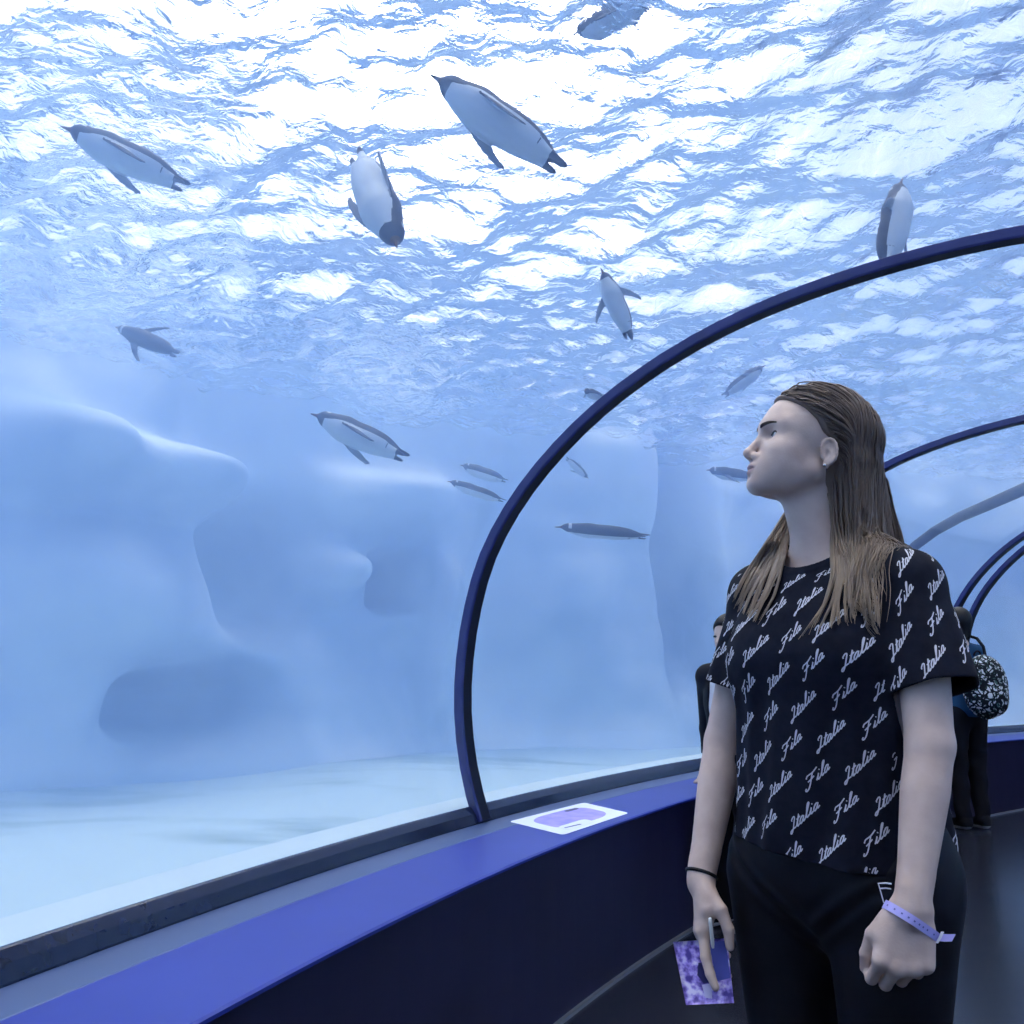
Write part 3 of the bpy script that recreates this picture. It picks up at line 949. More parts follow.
def ribbons(strokes, mapper, keep, width=.0019):
    """narrow strips lying on the cloth"""
    vs, qs, n = [], [], 0
    for s in strokes:
        if len(s) == 2:
            s = np.array([s[0] + (s[1] - s[0]) * t for t in (-.2, .4, 1.1)])
        T = np.gradient(s, axis=0); T /= np.maximum(np.linalg.norm(T, axis=1, keepdims=True), 1e-9)
        N = np.stack([-T[:, 1], T[:, 0]], 1) * width / 2
        uv = np.concatenate([s + N, s - N])
        p, ok = mapper(uv)
        m = len(s)
        good = ok[:m] & ok[m:] & keep(p[:m]) & keep(p[m:])
        dist = np.linalg.norm(np.diff(p[:m], axis=0), axis=1)
        vs.append(p)
        for i in range(m - 1):
            if good[i] and good[i + 1] and dist[i] < .012:
                qs.append((n + i, n + i + 1, n + m + i + 1, n + m + i))
        n += 2 * m
    return np.concatenate(vs), np.array(qs)


_ang = np.linspace(-PI, PI, 721); _pa, _pb = .175, .125
_px = np.stack([_pa * np.sin(_ang), _pb * np.cos(_ang)], 1); _s = np.r_[0, np.cumsum(np.linalg.norm(np.diff(_px, axis=0), axis=1))]; _s -= np.interp(0, _ang, _s)


def march(fn, o, d, n=40):
    t = np.zeros(len(o), F32)
    for _ in range(n):
        t += np.clip(fn((o + d * t[:, None]).astype(F32)), -.02, .05) * .8
    p = (o + d * t[:, None]).astype(F32)
    ok = np.abs(fn(p)) < .002
    return p, ok


def map_torso(uv):
    an = np.interp(-uv[:, 0], _s, _ang)
    z = uv[:, 1]
    dirs = np.stack([np.sin(an) * _pb / _pa * 1.4, np.cos(an), 0 * an], 1); 
    o = np.stack([_pa * np.sin(an), _pb * np.cos(an), z], 1) * np.array([1, 1, 1])
    nrm = np.stack([np.sin(an) / _pa, np.cos(an) / _pb, 0 * an], 1); nrm /= np.linalg.norm(nrm, axis=1, keepdims=True)
    o = o + nrm * .10
    slope = np.clip((z - 1.33) / .10, 0, 1)[:, None]
    dd_ = -nrm; o = o + np.array([0, 0, .10]) * slope; dd_ = dd_ - np.array([0, 0, 1.0]) * slope; dd_ /= np.linalg.norm(dd_, axis=1, keepdims=True)
    p, ok = march(sd_tee_solid, o.astype(F32), dd_.astype(F32))
    g = grad(sd_tee_solid, p)
    return p + g * .0008, ok


def keep_torso(p):
    p = p.astype(F32)
    c, nk = tee_cut(p)
    ok = (c < -.003) & (nk > .016)
    return ok & (np.abs(p[:, 0]) < np.interp(p[:, 2], [1.15, 1.25, 1.36], [.30, .158, .146])) & (sd_tee_torso(p) < .004)


rib = [ribbons(place_words(-.50, .50, .90, 1.43, 1, (.012, 1.10)), map_torso, keep_torso)]
for sg in (-1, 1):
    a_, b_ = (np.array(x) for x in SLV[sg]); ax = (b_ - a_) / np.linalg.norm(b_ - a_)
    e1 = np.array([0, 1.0, 0]); e1 -= ax * (e1 @ ax); e1 /= np.linalg.norm(e1); e2 = np.cross(ax, e1) * 1.0
    e2 = -e2

    def map_sleeve(uv, a_=a_, ax=ax, e1=e1, e2=e2, sg=sg):
        an = uv[:, 0] / .066
        t = .176 - uv[:, 1]
        rad_ = np.cos(an)[:, None] * e1 + np.sin(an)[:, None] * e2
        o = a_ + ax * t[:, None] + rad_ * .12
        f = sd_tee_solid
        p, ok = march(f, o.astype(F32), (-rad_).astype(F32))
        return p + grad(f, p) * .0008, ok

    def keep_sleeve(p, sg=sg):
        p = p.astype(F32); c, _ = tee_cut(p)
        return (c < -.002) & (np.abs(p[:, 0]) > .150) & (sd_sleeve(p, sg)[0] < .012)

    rib.append(ribbons(place_words(-.21, .21, -.01, .27, 2, (.02 * sg, .01)), map_sleeve, keep_sleeve, .0019))
vr, qr = join(rib)
# strips face outwards
nrm = np.cross(vr[qr[:, 1]] - vr[qr[:, 0]], vr[qr[:, 3]] - vr[qr[:, 0]])
vt, qt_ = join([(v1, q1), (vr, qr)])
tee = mesh_obj('t_shirt', vt, qt_, [M_tee, M_print], woman, True, np.r_[np.zeros(len(q1), int), np.ones(len(qr), int)])

# ---- leggings and shoes -------------------------------------------------------------------
def sd_leggings(p):
    d = np.minimum(sd_legs(p, .008), smin(sd_torso(p), sd_legs(p), .04) - .006)
    q = p.copy(); ax_ = np.abs(q[:, 0])
    # drag lines running from the hips to the crotch
    u = (p[:, 2] - .80) - ax_ * .75
    d = d - (.0022 * np.sin(u * 150) * np.exp(-((u - .0) / .035) ** 2) * np.clip(p[:, 1] / .04, 0, 1)).astype(F32)
    d = np.maximum(d, p[:, 2] - 1.02)
    return np.maximum(d, .095 - p[:, 2])


M_leg = mat('black_leggings', (.0065, .0070, .013), .62, .35, build=noise_mix(40, (.006, .0065, .012), (.009, .0095, .016), bump=.05, bump_scale=900))
v, q = polygonize(sd_leggings, (-.25, -.20, .08), (.25, .16, 1.04), .004)
mesh_obj('leggings', v, q, M_leg, woman)


def sd_shoe(p):
    d = smin(sd_cone(p, (.088, -.055, .055), (.092, .13, .036), .046, .036), sd_cone(p, (.086, -.045, .09), (.088, .0, .07), .045, .045), .03)
    return np.maximum(d, -p[:, 2] + .001)


M_shoe = mat('dark_canvas', (.02, .02, .028), .7); M_sole = mat('white_rubber', (.6, .6, .62), .6)
v, q = polygonize(sd_shoe, (.02, -.12, -.01), (.16, .19, .16), .004)
for sx in (1, -1):
    vv = v * np.array([sx, 1, 1]); qq = q if sx > 0 else q[:, ::-1]
    mesh_obj('shoe', vv, qq, [M_shoe, M_sole], woman, True, (vv[qq].mean(1)[:, 2] < .022).astype(int))
# ---- hair: a close cap and long strands that fall over head, neck and shoulders -------------
def sd_mass(p):
    """the bulk of the hair behind the neck"""
    return smin(sd_cone(p, tuple(h2b((0, -.036, .0))), (-.010, -.062, 1.43), .066, .056), sd_cone(p, (-.010, -.062, 1.43), (0, -.085, 1.36), .056, .04), .03)


def sd_obst(pw):
    """what the hair lies on (body frame)"""
    d = np.minimum(sd_torso(pw), np.where(pw[:, 2] < 1.47, sd_tee_solid(pw), 9))
    h = to_head(pw)
    return np.minimum(np.minimum(d, sd_head(h)), sd_mass(pw))


def sd_cap(p):
    h = to_head(p)
    d = sd_ell(h, (0, -.004, .040), (.073, .094, .078))
    d = smin(d, sd_ell(h, (0, .040, .018), (.064, .058, .066)), .03)
    d = smin(d, sd_ell(h, (0, -.050, -.020), (.058, .040, .060)), .03) - .0068
    hl = hairline(h[:, 1], h[:, 2]).astype(F32)
    cut = np.maximum(-hl * .7 + .002, -.075 - h[:, 2])
    return np.minimum(smax(d, cut, .010), sd_mass(p))


lo_ = HO - np.array([.18, .2, .30]); hi_ = HO + .18
vc_, qc_ = polygonize(sd_cap, lo_, hi_, .0035)


def grow(n, seed):
    r = np.random.default_rng(seed)
    # roots over the scalp
    dirs = r.normal(size=(n * 6, 3)); dirs /= np.linalg.norm(dirs, axis=1, keepdims=True)
    o_ = np.array([0, -.004, .040]) + dirs * np.array([.073, .094, .078]) * 1.05
    ok = (hairline(o_[:, 1], o_[:, 2]) > .003) & (o_[:, 2] > -.045) & (np.abs(o_[:, 0]) > .0015)
    o_ = o_[ok][:n]
    # more of them near the hairline, which shows
    p = h2b(o_).astype(F32); n = len(p)
    side = np.sign(o_[:, 0])
    g = np.array([0, 0, -1.0])
    back_b = -HR[:, 1].astype(float); rt = HR[:, 0].astype(float)
    L = np.where(side < 0, r.uniform(.25, .34, n), r.uniform(.31, .41, n))
    # of the strands, which fall in front of the shoulder
    front = np.where(np.abs(o_[:, 0]) > np.where(side < 0, .040, .026), r.uniform(0, 1, n), 2.0)
    lay = np.where(side < 0, r.uniform(.002, .016, n), r.uniform(.002, .024, n))
    step = .009; S = 52
    paths = np.zeros((n, S, 3)); paths[:, 0] = p
    vel = None
    for k in range(1, S):
        h = to_head(p.astype(F32))
        infr = np.clip((h[:, 1] + .040) / .050, 0, 1)
        onhead = np.clip((h[:, 2] + .035) / .03, 0, 1)
        dirv = g[None] * (0.55 + .45 * (1 - infr))[:, None] + back_b[None] * ((1.25 + 3.5 * np.clip((.055 - h[:, 2]) / .03, 0, 1)) * infr * onhead)[:, None] + rt[None] * (side * .55 * np.clip((h[:, 2] - .05) / .06, 0, 1))[:, None]
        # below the jaw the near side locks drift to the front of the shoulder, the far ones too
        low = np.where(side < 0, np.clip((1.49 - p[:, 2]) / .08, 0, 1), np.clip((1.53 - p[:, 2]) / .06, 0, 1))
        fdir = np.array([0, 1.0, 0])
        out = np.where(side[:, None] < 0, np.array([[-.10, .0, 0]]), np.array([[.04, .0, 0]]))
        wfr = np.where(side < 0, np.where(front < .42, .30, -.14), -.12)
        dirv = dirv + low[:, None] * (wfr[:, None] * fdir + out)
        gr = grad(sd_obst, p.astype(F32), .003)
        dist = sd_obst(p.astype(F32))
        near = np.clip(1 - dist / .02, 0, 1)
        dn = (dirv * gr).sum(1)
        dirv = dirv - gr * (np.minimum(dn, 0) * near)[:, None]
        dirv /= np.maximum(np.linalg.norm(dirv, axis=1, keepdims=True), 1e-6)
        if vel is not None:
            dirv = .5 * dirv + .5 * vel; dirv /= np.linalg.norm(dirv, axis=1, keepdims=True)
        vel = dirv
        p = p + dirv * (L / .46 * step)[:, None]
        for _ in range(2):
            dist = sd_obst(p.astype(F32)); gr = grad(sd_obst, p.astype(F32), .003)
            tgt = np.maximum(lay * np.clip(k / 6, .3, 1), .0085 * onhead * min(1, k / 2))
            push = np.clip(tgt - dist, 0, .03)
            pull = np.clip(dist - tgt - .001, 0, .004) * np.clip(onhead, 0, 1) * .6
            p = p + gr * (push - pull)[:, None]
        paths[:, k] = p
    return paths, side, np.where(side < 0, front < .42, False)


paths, side, frt = grow(2800, 5)
n = len(paths)
# clumps: strands draw towards a leader as they fall
r5 = np.random.default_rng(11)
lead = r5.choice(n, 70, replace=False)
mid_ = paths[:, 24]
d2 = ((mid_[:, None] - mid_[lead][None]) ** 2).sum(-1); d2 = d2 + 9.0 * ((side[:, None] != side[lead][None]) | (frt[:, None] != frt[lead][None])); own_ = lead[d2.argmin(1)]
kk = np.linspace(0, 1, paths.shape[1])
wgt = (np.clip((kk - .35) / .65, 0, 1) ** 1.2 * .72)[None, :, None]
paths = paths * (1 - wgt) + paths[own_] * wgt
ph1 = r5.uniform(0, 6.28, n)
wav = (np.clip((kk - .45) / .55, 0, 1) ** 1.5)[None] * .006
for ax_i in range(3):
    paths[:, :, ax_i] += wav * np.sin(kk[None] * 17 + ph1[own_][:, None] * 1.0 + ax_i * 2.0) + .0016 * np.sin(kk[None] * 9 + ph1[:, None] + ax_i) * np.clip(kk * 3, 0, 1)[None]
for k in range(4):
    pass
flat = paths.reshape(-1, 3).astype(F32)
dist = sd_obst(flat); gr = grad(sd_obst, flat, .003)
flat = flat + gr * np.clip(.0025 - dist, 0, .02)[:, None]
paths = flat.reshape(paths.shape)
# no strand runs over the bare throat or cheek
hh = to_head(flat).reshape(paths.shape)
bad = ((hh[:, :, 1] > -.028) & (hh[:, :, 2] < -.040) & (hh[:, :, 2] > -.150) & (hh[:, :, 0] < .035)).any(1)
paths = paths[~bad]; n = len(paths)


def lock(left, right, depth0, cnt, seed, lay0, lay1, behind=False):
    """a hanging lock between two edge curves seen in the view, laid on whatever is behind it"""
    r = np.random.default_rng(seed); S_ = paths.shape[1]; out = np.zeros((cnt, S_, 3))

    def cur(P, t): return np.stack([np.interp(t, np.linspace(0, 1, len(P)), [p[i] for p in P]) for i in (0, 1)], -1)
    u = r.uniform(0, 1, cnt); ln = r.uniform(.72, 1.0, cnt)
    t = np.linspace(0, 1, S_)
    cl = np.round(u * 7) / 7; ph = r.uniform(0, 6.28, 8)[np.round(u * 7).astype(int)]
    for i in range(cnt):
        ti = t * ln[i]
        ui = u[i] + (cl[i] - u[i]) * ti ** 1.5 * .75
        A_, B_2 = cur(left, ti), cur(right, ti)
        P = A_ + (B_2 - A_) * ui[:, None]
        P[:, 0] += 2.2 * np.sin(ti * 7 + ph[i]) * ti + r.normal(0, .8)
        for _ in range(3): P[1:-1] = .25 * P[:-2] + .5 * P[1:-1] + .25 * P[2:]
        out[i, :, :2] = P
    x, y = out[:, :, 0].ravel(), out[:, :, 1].ravel()
    rays = np.array(CF)[None] + np.array(CR)[None] * ((x - 512) / FOC)[:, None] + np.array(CU)[None] * ((512 - y) / FOC)[:, None]
    o_b = w2b(np.array([[0, 0, CAM_H]])); d_b = rays @ Rb
    d = np.full(len(x), 1.40)
    for _ in range(60):
        p_ = (o_b + d_b * d[:, None]).astype(F32)
        d = d + np.clip(sd_obst(p_), -.01, .04) * .8
        d = np.minimum(d, 2.2)
    d = d.reshape(cnt, S_)
    hit = d < 2.0
    for i in range(cnt):
        h_ = hit[i]
        d[i] = np.interp(np.arange(S_), np.where(h_)[0], d[i][h_]) if h_.any() else depth0
        # nothing behind the lock: it keeps near its usual distance
        d[i] = np.clip(d[i], depth0 - .14, depth0 + .05)
        for _ in range(25): d[i, 1:-1] = .25 * d[i, :-2] + .5 * d[i, 1:-1] + .25 * d[i, 2:]
    d = d - r.uniform(lay0, lay1, (cnt, 1))
    if behind:          # it comes out from behind the neck
        d = np.maximum(d, np.interp(t, [0, .25, .45, .6], [1.88, 1.84, 1.79, 1.0])[None])
        for _ in range(10): d[:, 1:-1] = .25 * d[:, :-2] + .5 * d[:, 1:-1] + .25 * d[:, 2:]
    return (o_b + d_b * d.reshape(-1, 1)).reshape(cnt, S_, 3)


extra = [lock([(796, 496), (774, 530), (758, 556), (741, 583), (728, 606)], [(802, 500), (790, 540), (782, 568), (773, 596), (758, 626)], 1.80, 420, 3, .000, .014, True),
         lock([(834, 500), (832, 540), (832, 575), (822, 605), (800, 640)], [(846, 500), (850, 540), (852, 580), (852, 600), (866, 616)], 1.70, 150, 4, .001, .010)]
paths = np.concatenate([paths] + extra); n = len(paths)
S = paths.shape[1]
T = np.gradient(paths, axis=1); T /= np.maximum(np.linalg.norm(T, axis=2, keepdims=True), 1e-9)
ref = np.broadcast_to(r5.normal(size=(n, 1, 3)), T.shape)
A_ = ref - T * (ref * T).sum(2, keepdims=True); A_ /= np.linalg.norm(A_, axis=2, keepdims=True); B_ = np.cross(T, A_)
rad = (.00125 * (1 - .75 * kk ** 2.2))[None, :, None] * r5.uniform(.8, 1.5, (n, 1, 1))
ringv = np.stack([paths + rad * (A_ * math.cos(a) + B_ * math.sin(a)) for a in (0, 2.094, 4.189)], 2)     # n,S,3,3
vh = ringv.reshape(-1, 3)
b0 = (np.arange(n) * S * 3)[:, None, None]; i_ = (np.arange(S - 1) * 3)[None, :, None]; j_ = np.arange(3)[None, None]; j2 = (j_ + 1) % 3
qh = np.stack([b0 + i_ + j_, b0 + i_ + j2, b0 + i_ + 3 + j2, b0 + i_ + 3 + j_], -1).reshape(-1, 4)


def hair_col(nt, b):
    tc = nt.nodes.new('ShaderNodeTexCoord'); sp = nt.nodes.new('ShaderNodeSeparateXYZ'); nt.links.new(tc.outputs['Object'], sp.inputs[0])
    mr = nt.nodes.new('ShaderNodeMapRange'); mr.inputs['From Min'].default_value = 1.62; mr.inputs['From Max'].default_value = 1.27
    n = nt.nodes.new('ShaderNodeTexNoise'); n.inputs['Scale'].default_value = 45; n.inputs['Detail'].default_value = 3
    mp = nt.nodes.new('ShaderNodeMapping'); mp.inputs['Scale'].default_value = (1, 1, .12); nt.links.new(tc.outputs['Object'], mp.inputs[0]); nt.links.new(mp.outputs[0], n.inputs['Vector'])
    ad = nt.nodes.new('ShaderNodeMath'); ad.operation = 'MULTIPLY_ADD'; ad.inputs[1].default_value = .9; nt.links.new(n.outputs['Fac'], ad.inputs[0])
    sb = nt.nodes.new('ShaderNodeMath'); sb.operation = 'SUBTRACT'; sb.inputs[1].default_value = .45
    nt.links.new(sp.outputs['Z'], mr.inputs[0]); nt.links.new(mr.outputs[0], ad.inputs[2]); nt.links.new(ad.outputs[0], sb.inputs[0])
    r = nt.nodes.new('ShaderNodeValToRGB'); r.color_ramp.elements[0].position = .1; r.color_ramp.elements[0].color = (.175, .125, .098, 1); r.color_ramp.elements[1].position = 1; r.color_ramp.elements[1].color = (.42, .32, .23, 1)
    nt.links.new(sb.outputs[0], r.inputs[0]); nt.links.new(r.outputs[0], b.inputs['Base Color'])


M_hair = mat('brown_hair', (.1, .07, .05), .42, .45, build=hair_col)
vv_, qq_ = join([(vc_, qc_), (vh, qh)])
mesh_obj('hair', vv_, qq_, M_hair, woman)
# ---- worn things --------------------------------------------------------------------------
def wrap(fn, c, nrm, width, off, n=56, a0=0.0, a1=2 * PI, thick=.0012):
    c = np.array(c, float); nrm = np.array(nrm, float); nrm /= np.linalg.norm(nrm)
    u = np.cross(nrm, [1, 0, 0.01]); u /= np.linalg.norm(u); w = np.cross(nrm, u)
    an = np.linspace(a0, a1, n); rows = []
    dirs = np.cos(an)[:, None] * u + np.sin(an)[:, None] * w
    o_ = c + dirs * .075
    p, _ = march(lambda x: fn(x) - F32(off), o_.astype(F32), (-dirs).astype(F32), 60)
    p = p.astype(float)
    for _ in range(2): p[1:-1] = .25 * p[:-2] + .5 * p[1:-1] + .25 * p[2:]
    k = [(-.5, 0), (.5, 0), (.5, 1), (-.5, 1)]
    rows = [p + nrm * width * a + dirs * thick * b for a, b in k]
    v = np.stack(rows, 1).reshape(-1, 3)
    q = grid_faces(n, 4, True)
    ends = np.array([[0, 1, 2, 3], [(n - 1) * 4 + 3, (n - 1) * 4 + 2, (n - 1) * 4 + 1, (n - 1) * 4]])
    return v, np.vstack([q, ends]), p


f_near = lambda x: sd_arm(x, SHL, EL_N, WR_N, NEAR, -1)
f_far = lambda x: sd_arm(x, SHR, EL_F, WR_F, FAR, 1)
M_band = mat('lilac_paper_band', (.42, .40, .80), .55, .3); M_bandprint = mat('band_print', (.09, .09, .32), .6); M_white = mat('white_paper', (.72, .72, .80), .6, .3); M_black = mat('black_elastic', (.008, .008, .012), .6)
dn_ = np.array(WR_N) - np.array(EL_N); dn_ /= np.linalg.norm(dn_)
cw_ = np.array(WR_N) + dn_ * .020
bn = dn_ + np.array([.36, .26, -.10]); bn /= np.linalg.norm(bn)
vb, qb, pb = wrap(f_near, cw_, bn, .0125, .0016)
band = mesh_obj('wristband', vb, qb, [M_band, M_bandprint], woman, False)
band['label'] = 'lilac paper entry wristband with a row of dark dots and a loose tail'
# row of dark dots printed on the band
dv, dq, no = [], [], 0
for i in range(0, len(pb) - 1, 3):
    c_ = pb[i]; tdir = pb[min(i + 1, len(pb) - 1)] - pb[max(i - 1, 0)]; tdir /= np.linalg.norm(tdir); od = np.cross(tdir, bn); od *= np.sign((c_ - cw_) @ od)
    c2 = c_ + od * .0017
    dv += [c2 + tdir * .0012 * a + bn * .0012 * b for a, b in ((-1, -1), (1, -1), (1, 1), (-1, 1))]; dq.append([no, no + 1, no + 2, no + 3]); no += 4
mesh_obj('printed_dots', np.array(dv), np.array(dq), M_bandprint, band, False)


def strip(path, wdir, width, thick=.0008):
    P = np.array(path, float); wdir = np.array(wdir, float); wdir /= np.linalg.norm(wdir)
    T = np.gradient(P, axis=0); T /= np.linalg.norm(T, axis=1, keepdims=True); N = np.cross(T, wdir); N /= np.linalg.norm(N, axis=1, keepdims=True)
    v = np.stack([P + wdir * width * a + N * thick * b for a, b in ((-.5, -.5), (.5, -.5), (.5, .5), (-.5, .5))], 1).reshape(-1, 3)
    n = len(P); q = np.vstack([grid_faces(n, 4, True), [[0, 1, 2, 3], [(n - 1) * 4 + 3, (n - 1) * 4 + 2, (n - 1) * 4 + 1, (n - 1) * 4]]])
    return v, q


imgr = np.array([-.82, -.56, 0]); imgr /= np.linalg.norm(imgr)            # picture-right in the body frame
ir = int(np.argmax(pb @ imgr)); il = int(np.argmin(pb @ imgr))
p0 = pb[ir]
v, q = strip([p0 - imgr * .004, p0 + imgr * .004, p0 + imgr * .012 + np.array([0, 0, .0]), p0 + imgr * .022 + np.array([0, 0, .001])], bn, .0115)
mesh_obj('band_tail', v, q, M_band, band, False)
v, q = strip([p0 + imgr * .0035 + bn * .009, p0 + imgr * .0042, p0 + imgr * .0035 - bn * .009], imgr, .004, .0025)
mesh_obj('band_clasp', v, q, M_white, band, False)
p1 = pb[il] - imgr * .001
lp = [p1 + np.array([0, 0, .002]), p1 + imgr * -.006 + np.array([0, 0, .028]), p1 + imgr * .004 + np.array([0, 0, .029]), p1 + imgr * .014 + np.array([0, .004, .029])]
v, q = strip(lp, np.cross(imgr, [0, 0, 1.0]), .004, .0016)
v2, q2 = strip([p1 + imgr * -.004 + np.array([0, 0, .021]), p1 + imgr * .004 + np.array([0, 0, .022]), p1 + imgr * .013 + np.array([0, .004, .022])], np.cross(imgr, [0, 0, 1.0]), .004, .0012)
v, q = join([(v, q), (v2, q2)])
lo = mesh_obj('paper_loop', v, q, M_white, band, False); lo['label'] = 'thin white loop of paper at the wrist'

df_ = np.array(WR_F) - np.array(EL_F); df_ /= np.linalg.norm(df_)
v, q, pbr = wrap(f_far, np.array(WR_F) - df_ * .004, df_ + np.array([0, .1, 0]), .004, .0012)
c_ = pbr; vt_, qt2 = tube(np.vstack([c_, c_[1:3]]), .0030, 8)
br = mesh_obj('bracelet', vt_, qt2, M_black, woman); br['label'] = 'black elastic hair tie round the wrist'

# ---- what the far hand holds --------------------------------------------------------------
palm, fingers = FAR
tip_i = b2w(fingers[0][2][1]); tip_t = b2w(fingers[4][2][1])
camp = np.array([0, 0, CAM_H])


def depth_of(pw): return float((Vector(pw) - Vector(camp)) @ CF)


dI = depth_of(b2w(fingers[0][1][1]))


def leaf_corners(o0, tilt, roll):
    return [np.array(at(x, y, dI + o0 + e)) for x, y, e in ((673, 942, tilt + roll), (727, 938, tilt - roll), (734, 1003, -tilt - roll), (686, 1005, -tilt + roll))]


_g = np.stack(np.meshgrid(np.linspace(0, 1, 28), np.linspace(0, 1, 28), indexing='ij'), -1).reshape(-1, 2)
best = None
for o0 in np.arange(.010, .026, .001):                 # the sheet slips between the index and the other fingers where it touches neither
    for tilt in (-.010, -.005, 0, .004, .007, .010, .013, .016, .020):
        for roll in (-.012, -.008, -.004, 0, .004, .008, .012):
            L_ = leaf_corners(o0, tilt, roll); u_, w_ = _g[:, :1], _g[:, 1:]
            P3 = (1 - w_) * ((1 - u_) * L_[0] + u_ * L_[1]) + w_ * ((1 - u_) * L_[3] + u_ * L_[2])
            c_ = float(sd_hand(w2b(P3).astype(F32), FAR).min()); sc_ = min(c_, .0050) - .004 * abs(o0 - .014)
            if best is None or sc_ > best[0]: best = (sc_, L_, o0, c_)
lv = best[1]; dH = dI + best[2]
nrm_l = np.cross(lv[1] - lv[0], lv[3] - lv[0]); nrm_l /= np.linalg.norm(nrm_l)


def leaf_col(nt, b):
    tc = nt.nodes.new('ShaderNodeTexCoord')
    n = nt.nodes.new('ShaderNodeTexNoise'); n.inputs['Scale'].default_value = 75; n.inputs['Detail'].default_value = 4
    nt.links.new(tc.outputs['Object'], n.inputs['Vector'])
    r = nt.nodes.new('ShaderNodeValToRGB'); r.color_ramp.elements[0].position = .38; r.color_ramp.elements[0].color = (.10, .065, .36, 1); r.color_ramp.elements[1].position = .64; r.color_ramp.elements[1].color = (.80, .74, 1.0, 1)
    e = r.color_ramp.elements.new(.50); e.color = (.36, .27, .80, 1)
    nt.links.new(n.outputs['Fac'], r.inputs[0]); nt.links.new(r.outputs[0], b.inputs['Base Color'])


M_leaf = mat('violet_print', (.3, .22, .7), .4, .4, build=leaf_col)
M_leafd = mat('dark_violet_print', (.045, .04, .16), .4, .4); M_leafl = mat('pale_violet_print', (.66, .62, .90), .4, .4); M_leafb = mat('blue_violet_print', (.10, .12, .48), .4, .4)
g_ = np.linspace(0, 1, 9)
L0 = np.array([[(1 - b) * ((1 - a) * lv[0] + a * lv[1]) + b * ((1 - a) * lv[3] + a * lv[2]) + nrm_l * .0 * a for b in g_] for a in g_])
top_, bot = L0 - nrm_l * .0002, L0 + nrm_l * .0002
vl = np.concatenate([top_.reshape(-1, 3), bot.reshape(-1, 3)]); qf = grid_faces(9, 9)
edge = [i * 9 for i in range(9)] + [72 + j for j in range(1, 9)] + [i * 9 + 8 for i in range(7, -1, -1)] + [j for j in range(7, 0, -1)]
qe = np.array([[edge[i], edge[(i + 1) % len(edge)], edge[(i + 1) % len(edge)] + 81, edge[i] + 81] for i in range(len(edge))])
cl_ = lv[0]
leaf = mesh_obj('leaflet', vl - cl_, np.vstack([qf[:, ::-1], qf + 81, qe]), M_leaf, None, True); leaf.location = cl_
tag(leaf, 'small violet printed leaflet hanging from the woman\'s hand', 'leaflet')


def on_leaf(u, v_, lift):
    return (1 - v_) * ((1 - u) * lv[0] + u * lv[1]) + v_ * ((1 - u) * lv[3] + u * lv[2]) + nrm_l * .0 - nrm_l * lift - cl_


def leaf_patch(name, poly, m, lab, lift=.0005):
    pts = [on_leaf(u, v_, lift) for u, v_ in poly]
    o = mesh_obj(name, pts, [tuple(range(len(pts)))], m, leaf, False); o['label'] = lab


sg_ = 1
leaf_patch('printed_panel', [(.66, .05), (.97, .04), (.98, .62), (.70, .66)], M_leafb, 'blue panel on the leaflet')
leaf_patch('printed_figure', [(.40, .36), (.62, .34), (.74, .50), (.70, .66), (.44, .68), (.34, .55)], M_leafd, 'dark shape printed in the middle')
leaf_patch('printed_patch', [(.40, .70), (.66, .68), (.74, .78), (.58, .80), (.56, .92), (.42, .90)], M_leafl, 'pale shape near the lower edge')

# slim white stick between thumb and fingers
a_ = np.array(at(710, 918, dI)); b_ = np.array(at(713, 948, dI))
ax_ = (b_ - a_) / np.linalg.norm(b_ - a_)
pth = a_ + (b_ - a_) * np.linspace(0, 1, 8)[:, None]
v, q = tube(pth, [.0026, .0032, .0032, .0032, .0032, .0032, .0032, .0020], 10)
cap_ = [tuple(range(10))[::-1], tuple(range(70, 80))]
so = mesh_obj('white_stick', v - a_, [tuple(f) for f in q] + cap_, mat('white_plastic', (.78, .80, .76), .4, .5), None, True); so.location = a_
tag(so, 'slim white stick held between the woman\'s thumb and fingers', 'stick')

# ---- map sticker on the ledge -------------------------------------------------------------
cor = [on_z(x, y, ZL) for x, y in ((509, 822), (584, 803), (629, 813.5), (563, 835.5))]
c0_ = sum(cor, Vector()) / 4
cor = [c - c0_ for c in cor]


def quad_pt(u, v_): return (1 - v_) * ((1 - u) * cor[0] + u * cor[1]) + v_ * ((1 - u) * cor[3] + u * cor[2])


def plate(name, poly, z0, z1, m, parent=None):
    n_ = len(poly); vv = [(*(quad_pt(u, w_).xy), z0) for u, w_ in poly] + [(*(quad_pt(u, w_).xy), z1) for u, w_ in poly]
    f = [tuple(range(n_))[::-1], tuple(range(n_, 2 * n_))] + [(i, (i + 1) % n_, n_ + (i + 1) % n_, n_ + i) for i in range(n_)]
    return mesh_obj(name, vv, f, m, parent, False)


def rrect(u0, v0, u1, v1, r, n_=5):
    P = []
    for cx_, cy_, s in ((u1 - r, v1 - r, 0), (u0 + r, v1 - r, 90), (u0 + r, v0 + r, 180), (u1 - r, v0 + r, 270)):
        for k in range(n_ + 1):
            a = math.radians(s + 90 * k / n_); P.append((cx_ + r * math.cos(a), cy_ + r * math.sin(a)))
    return P


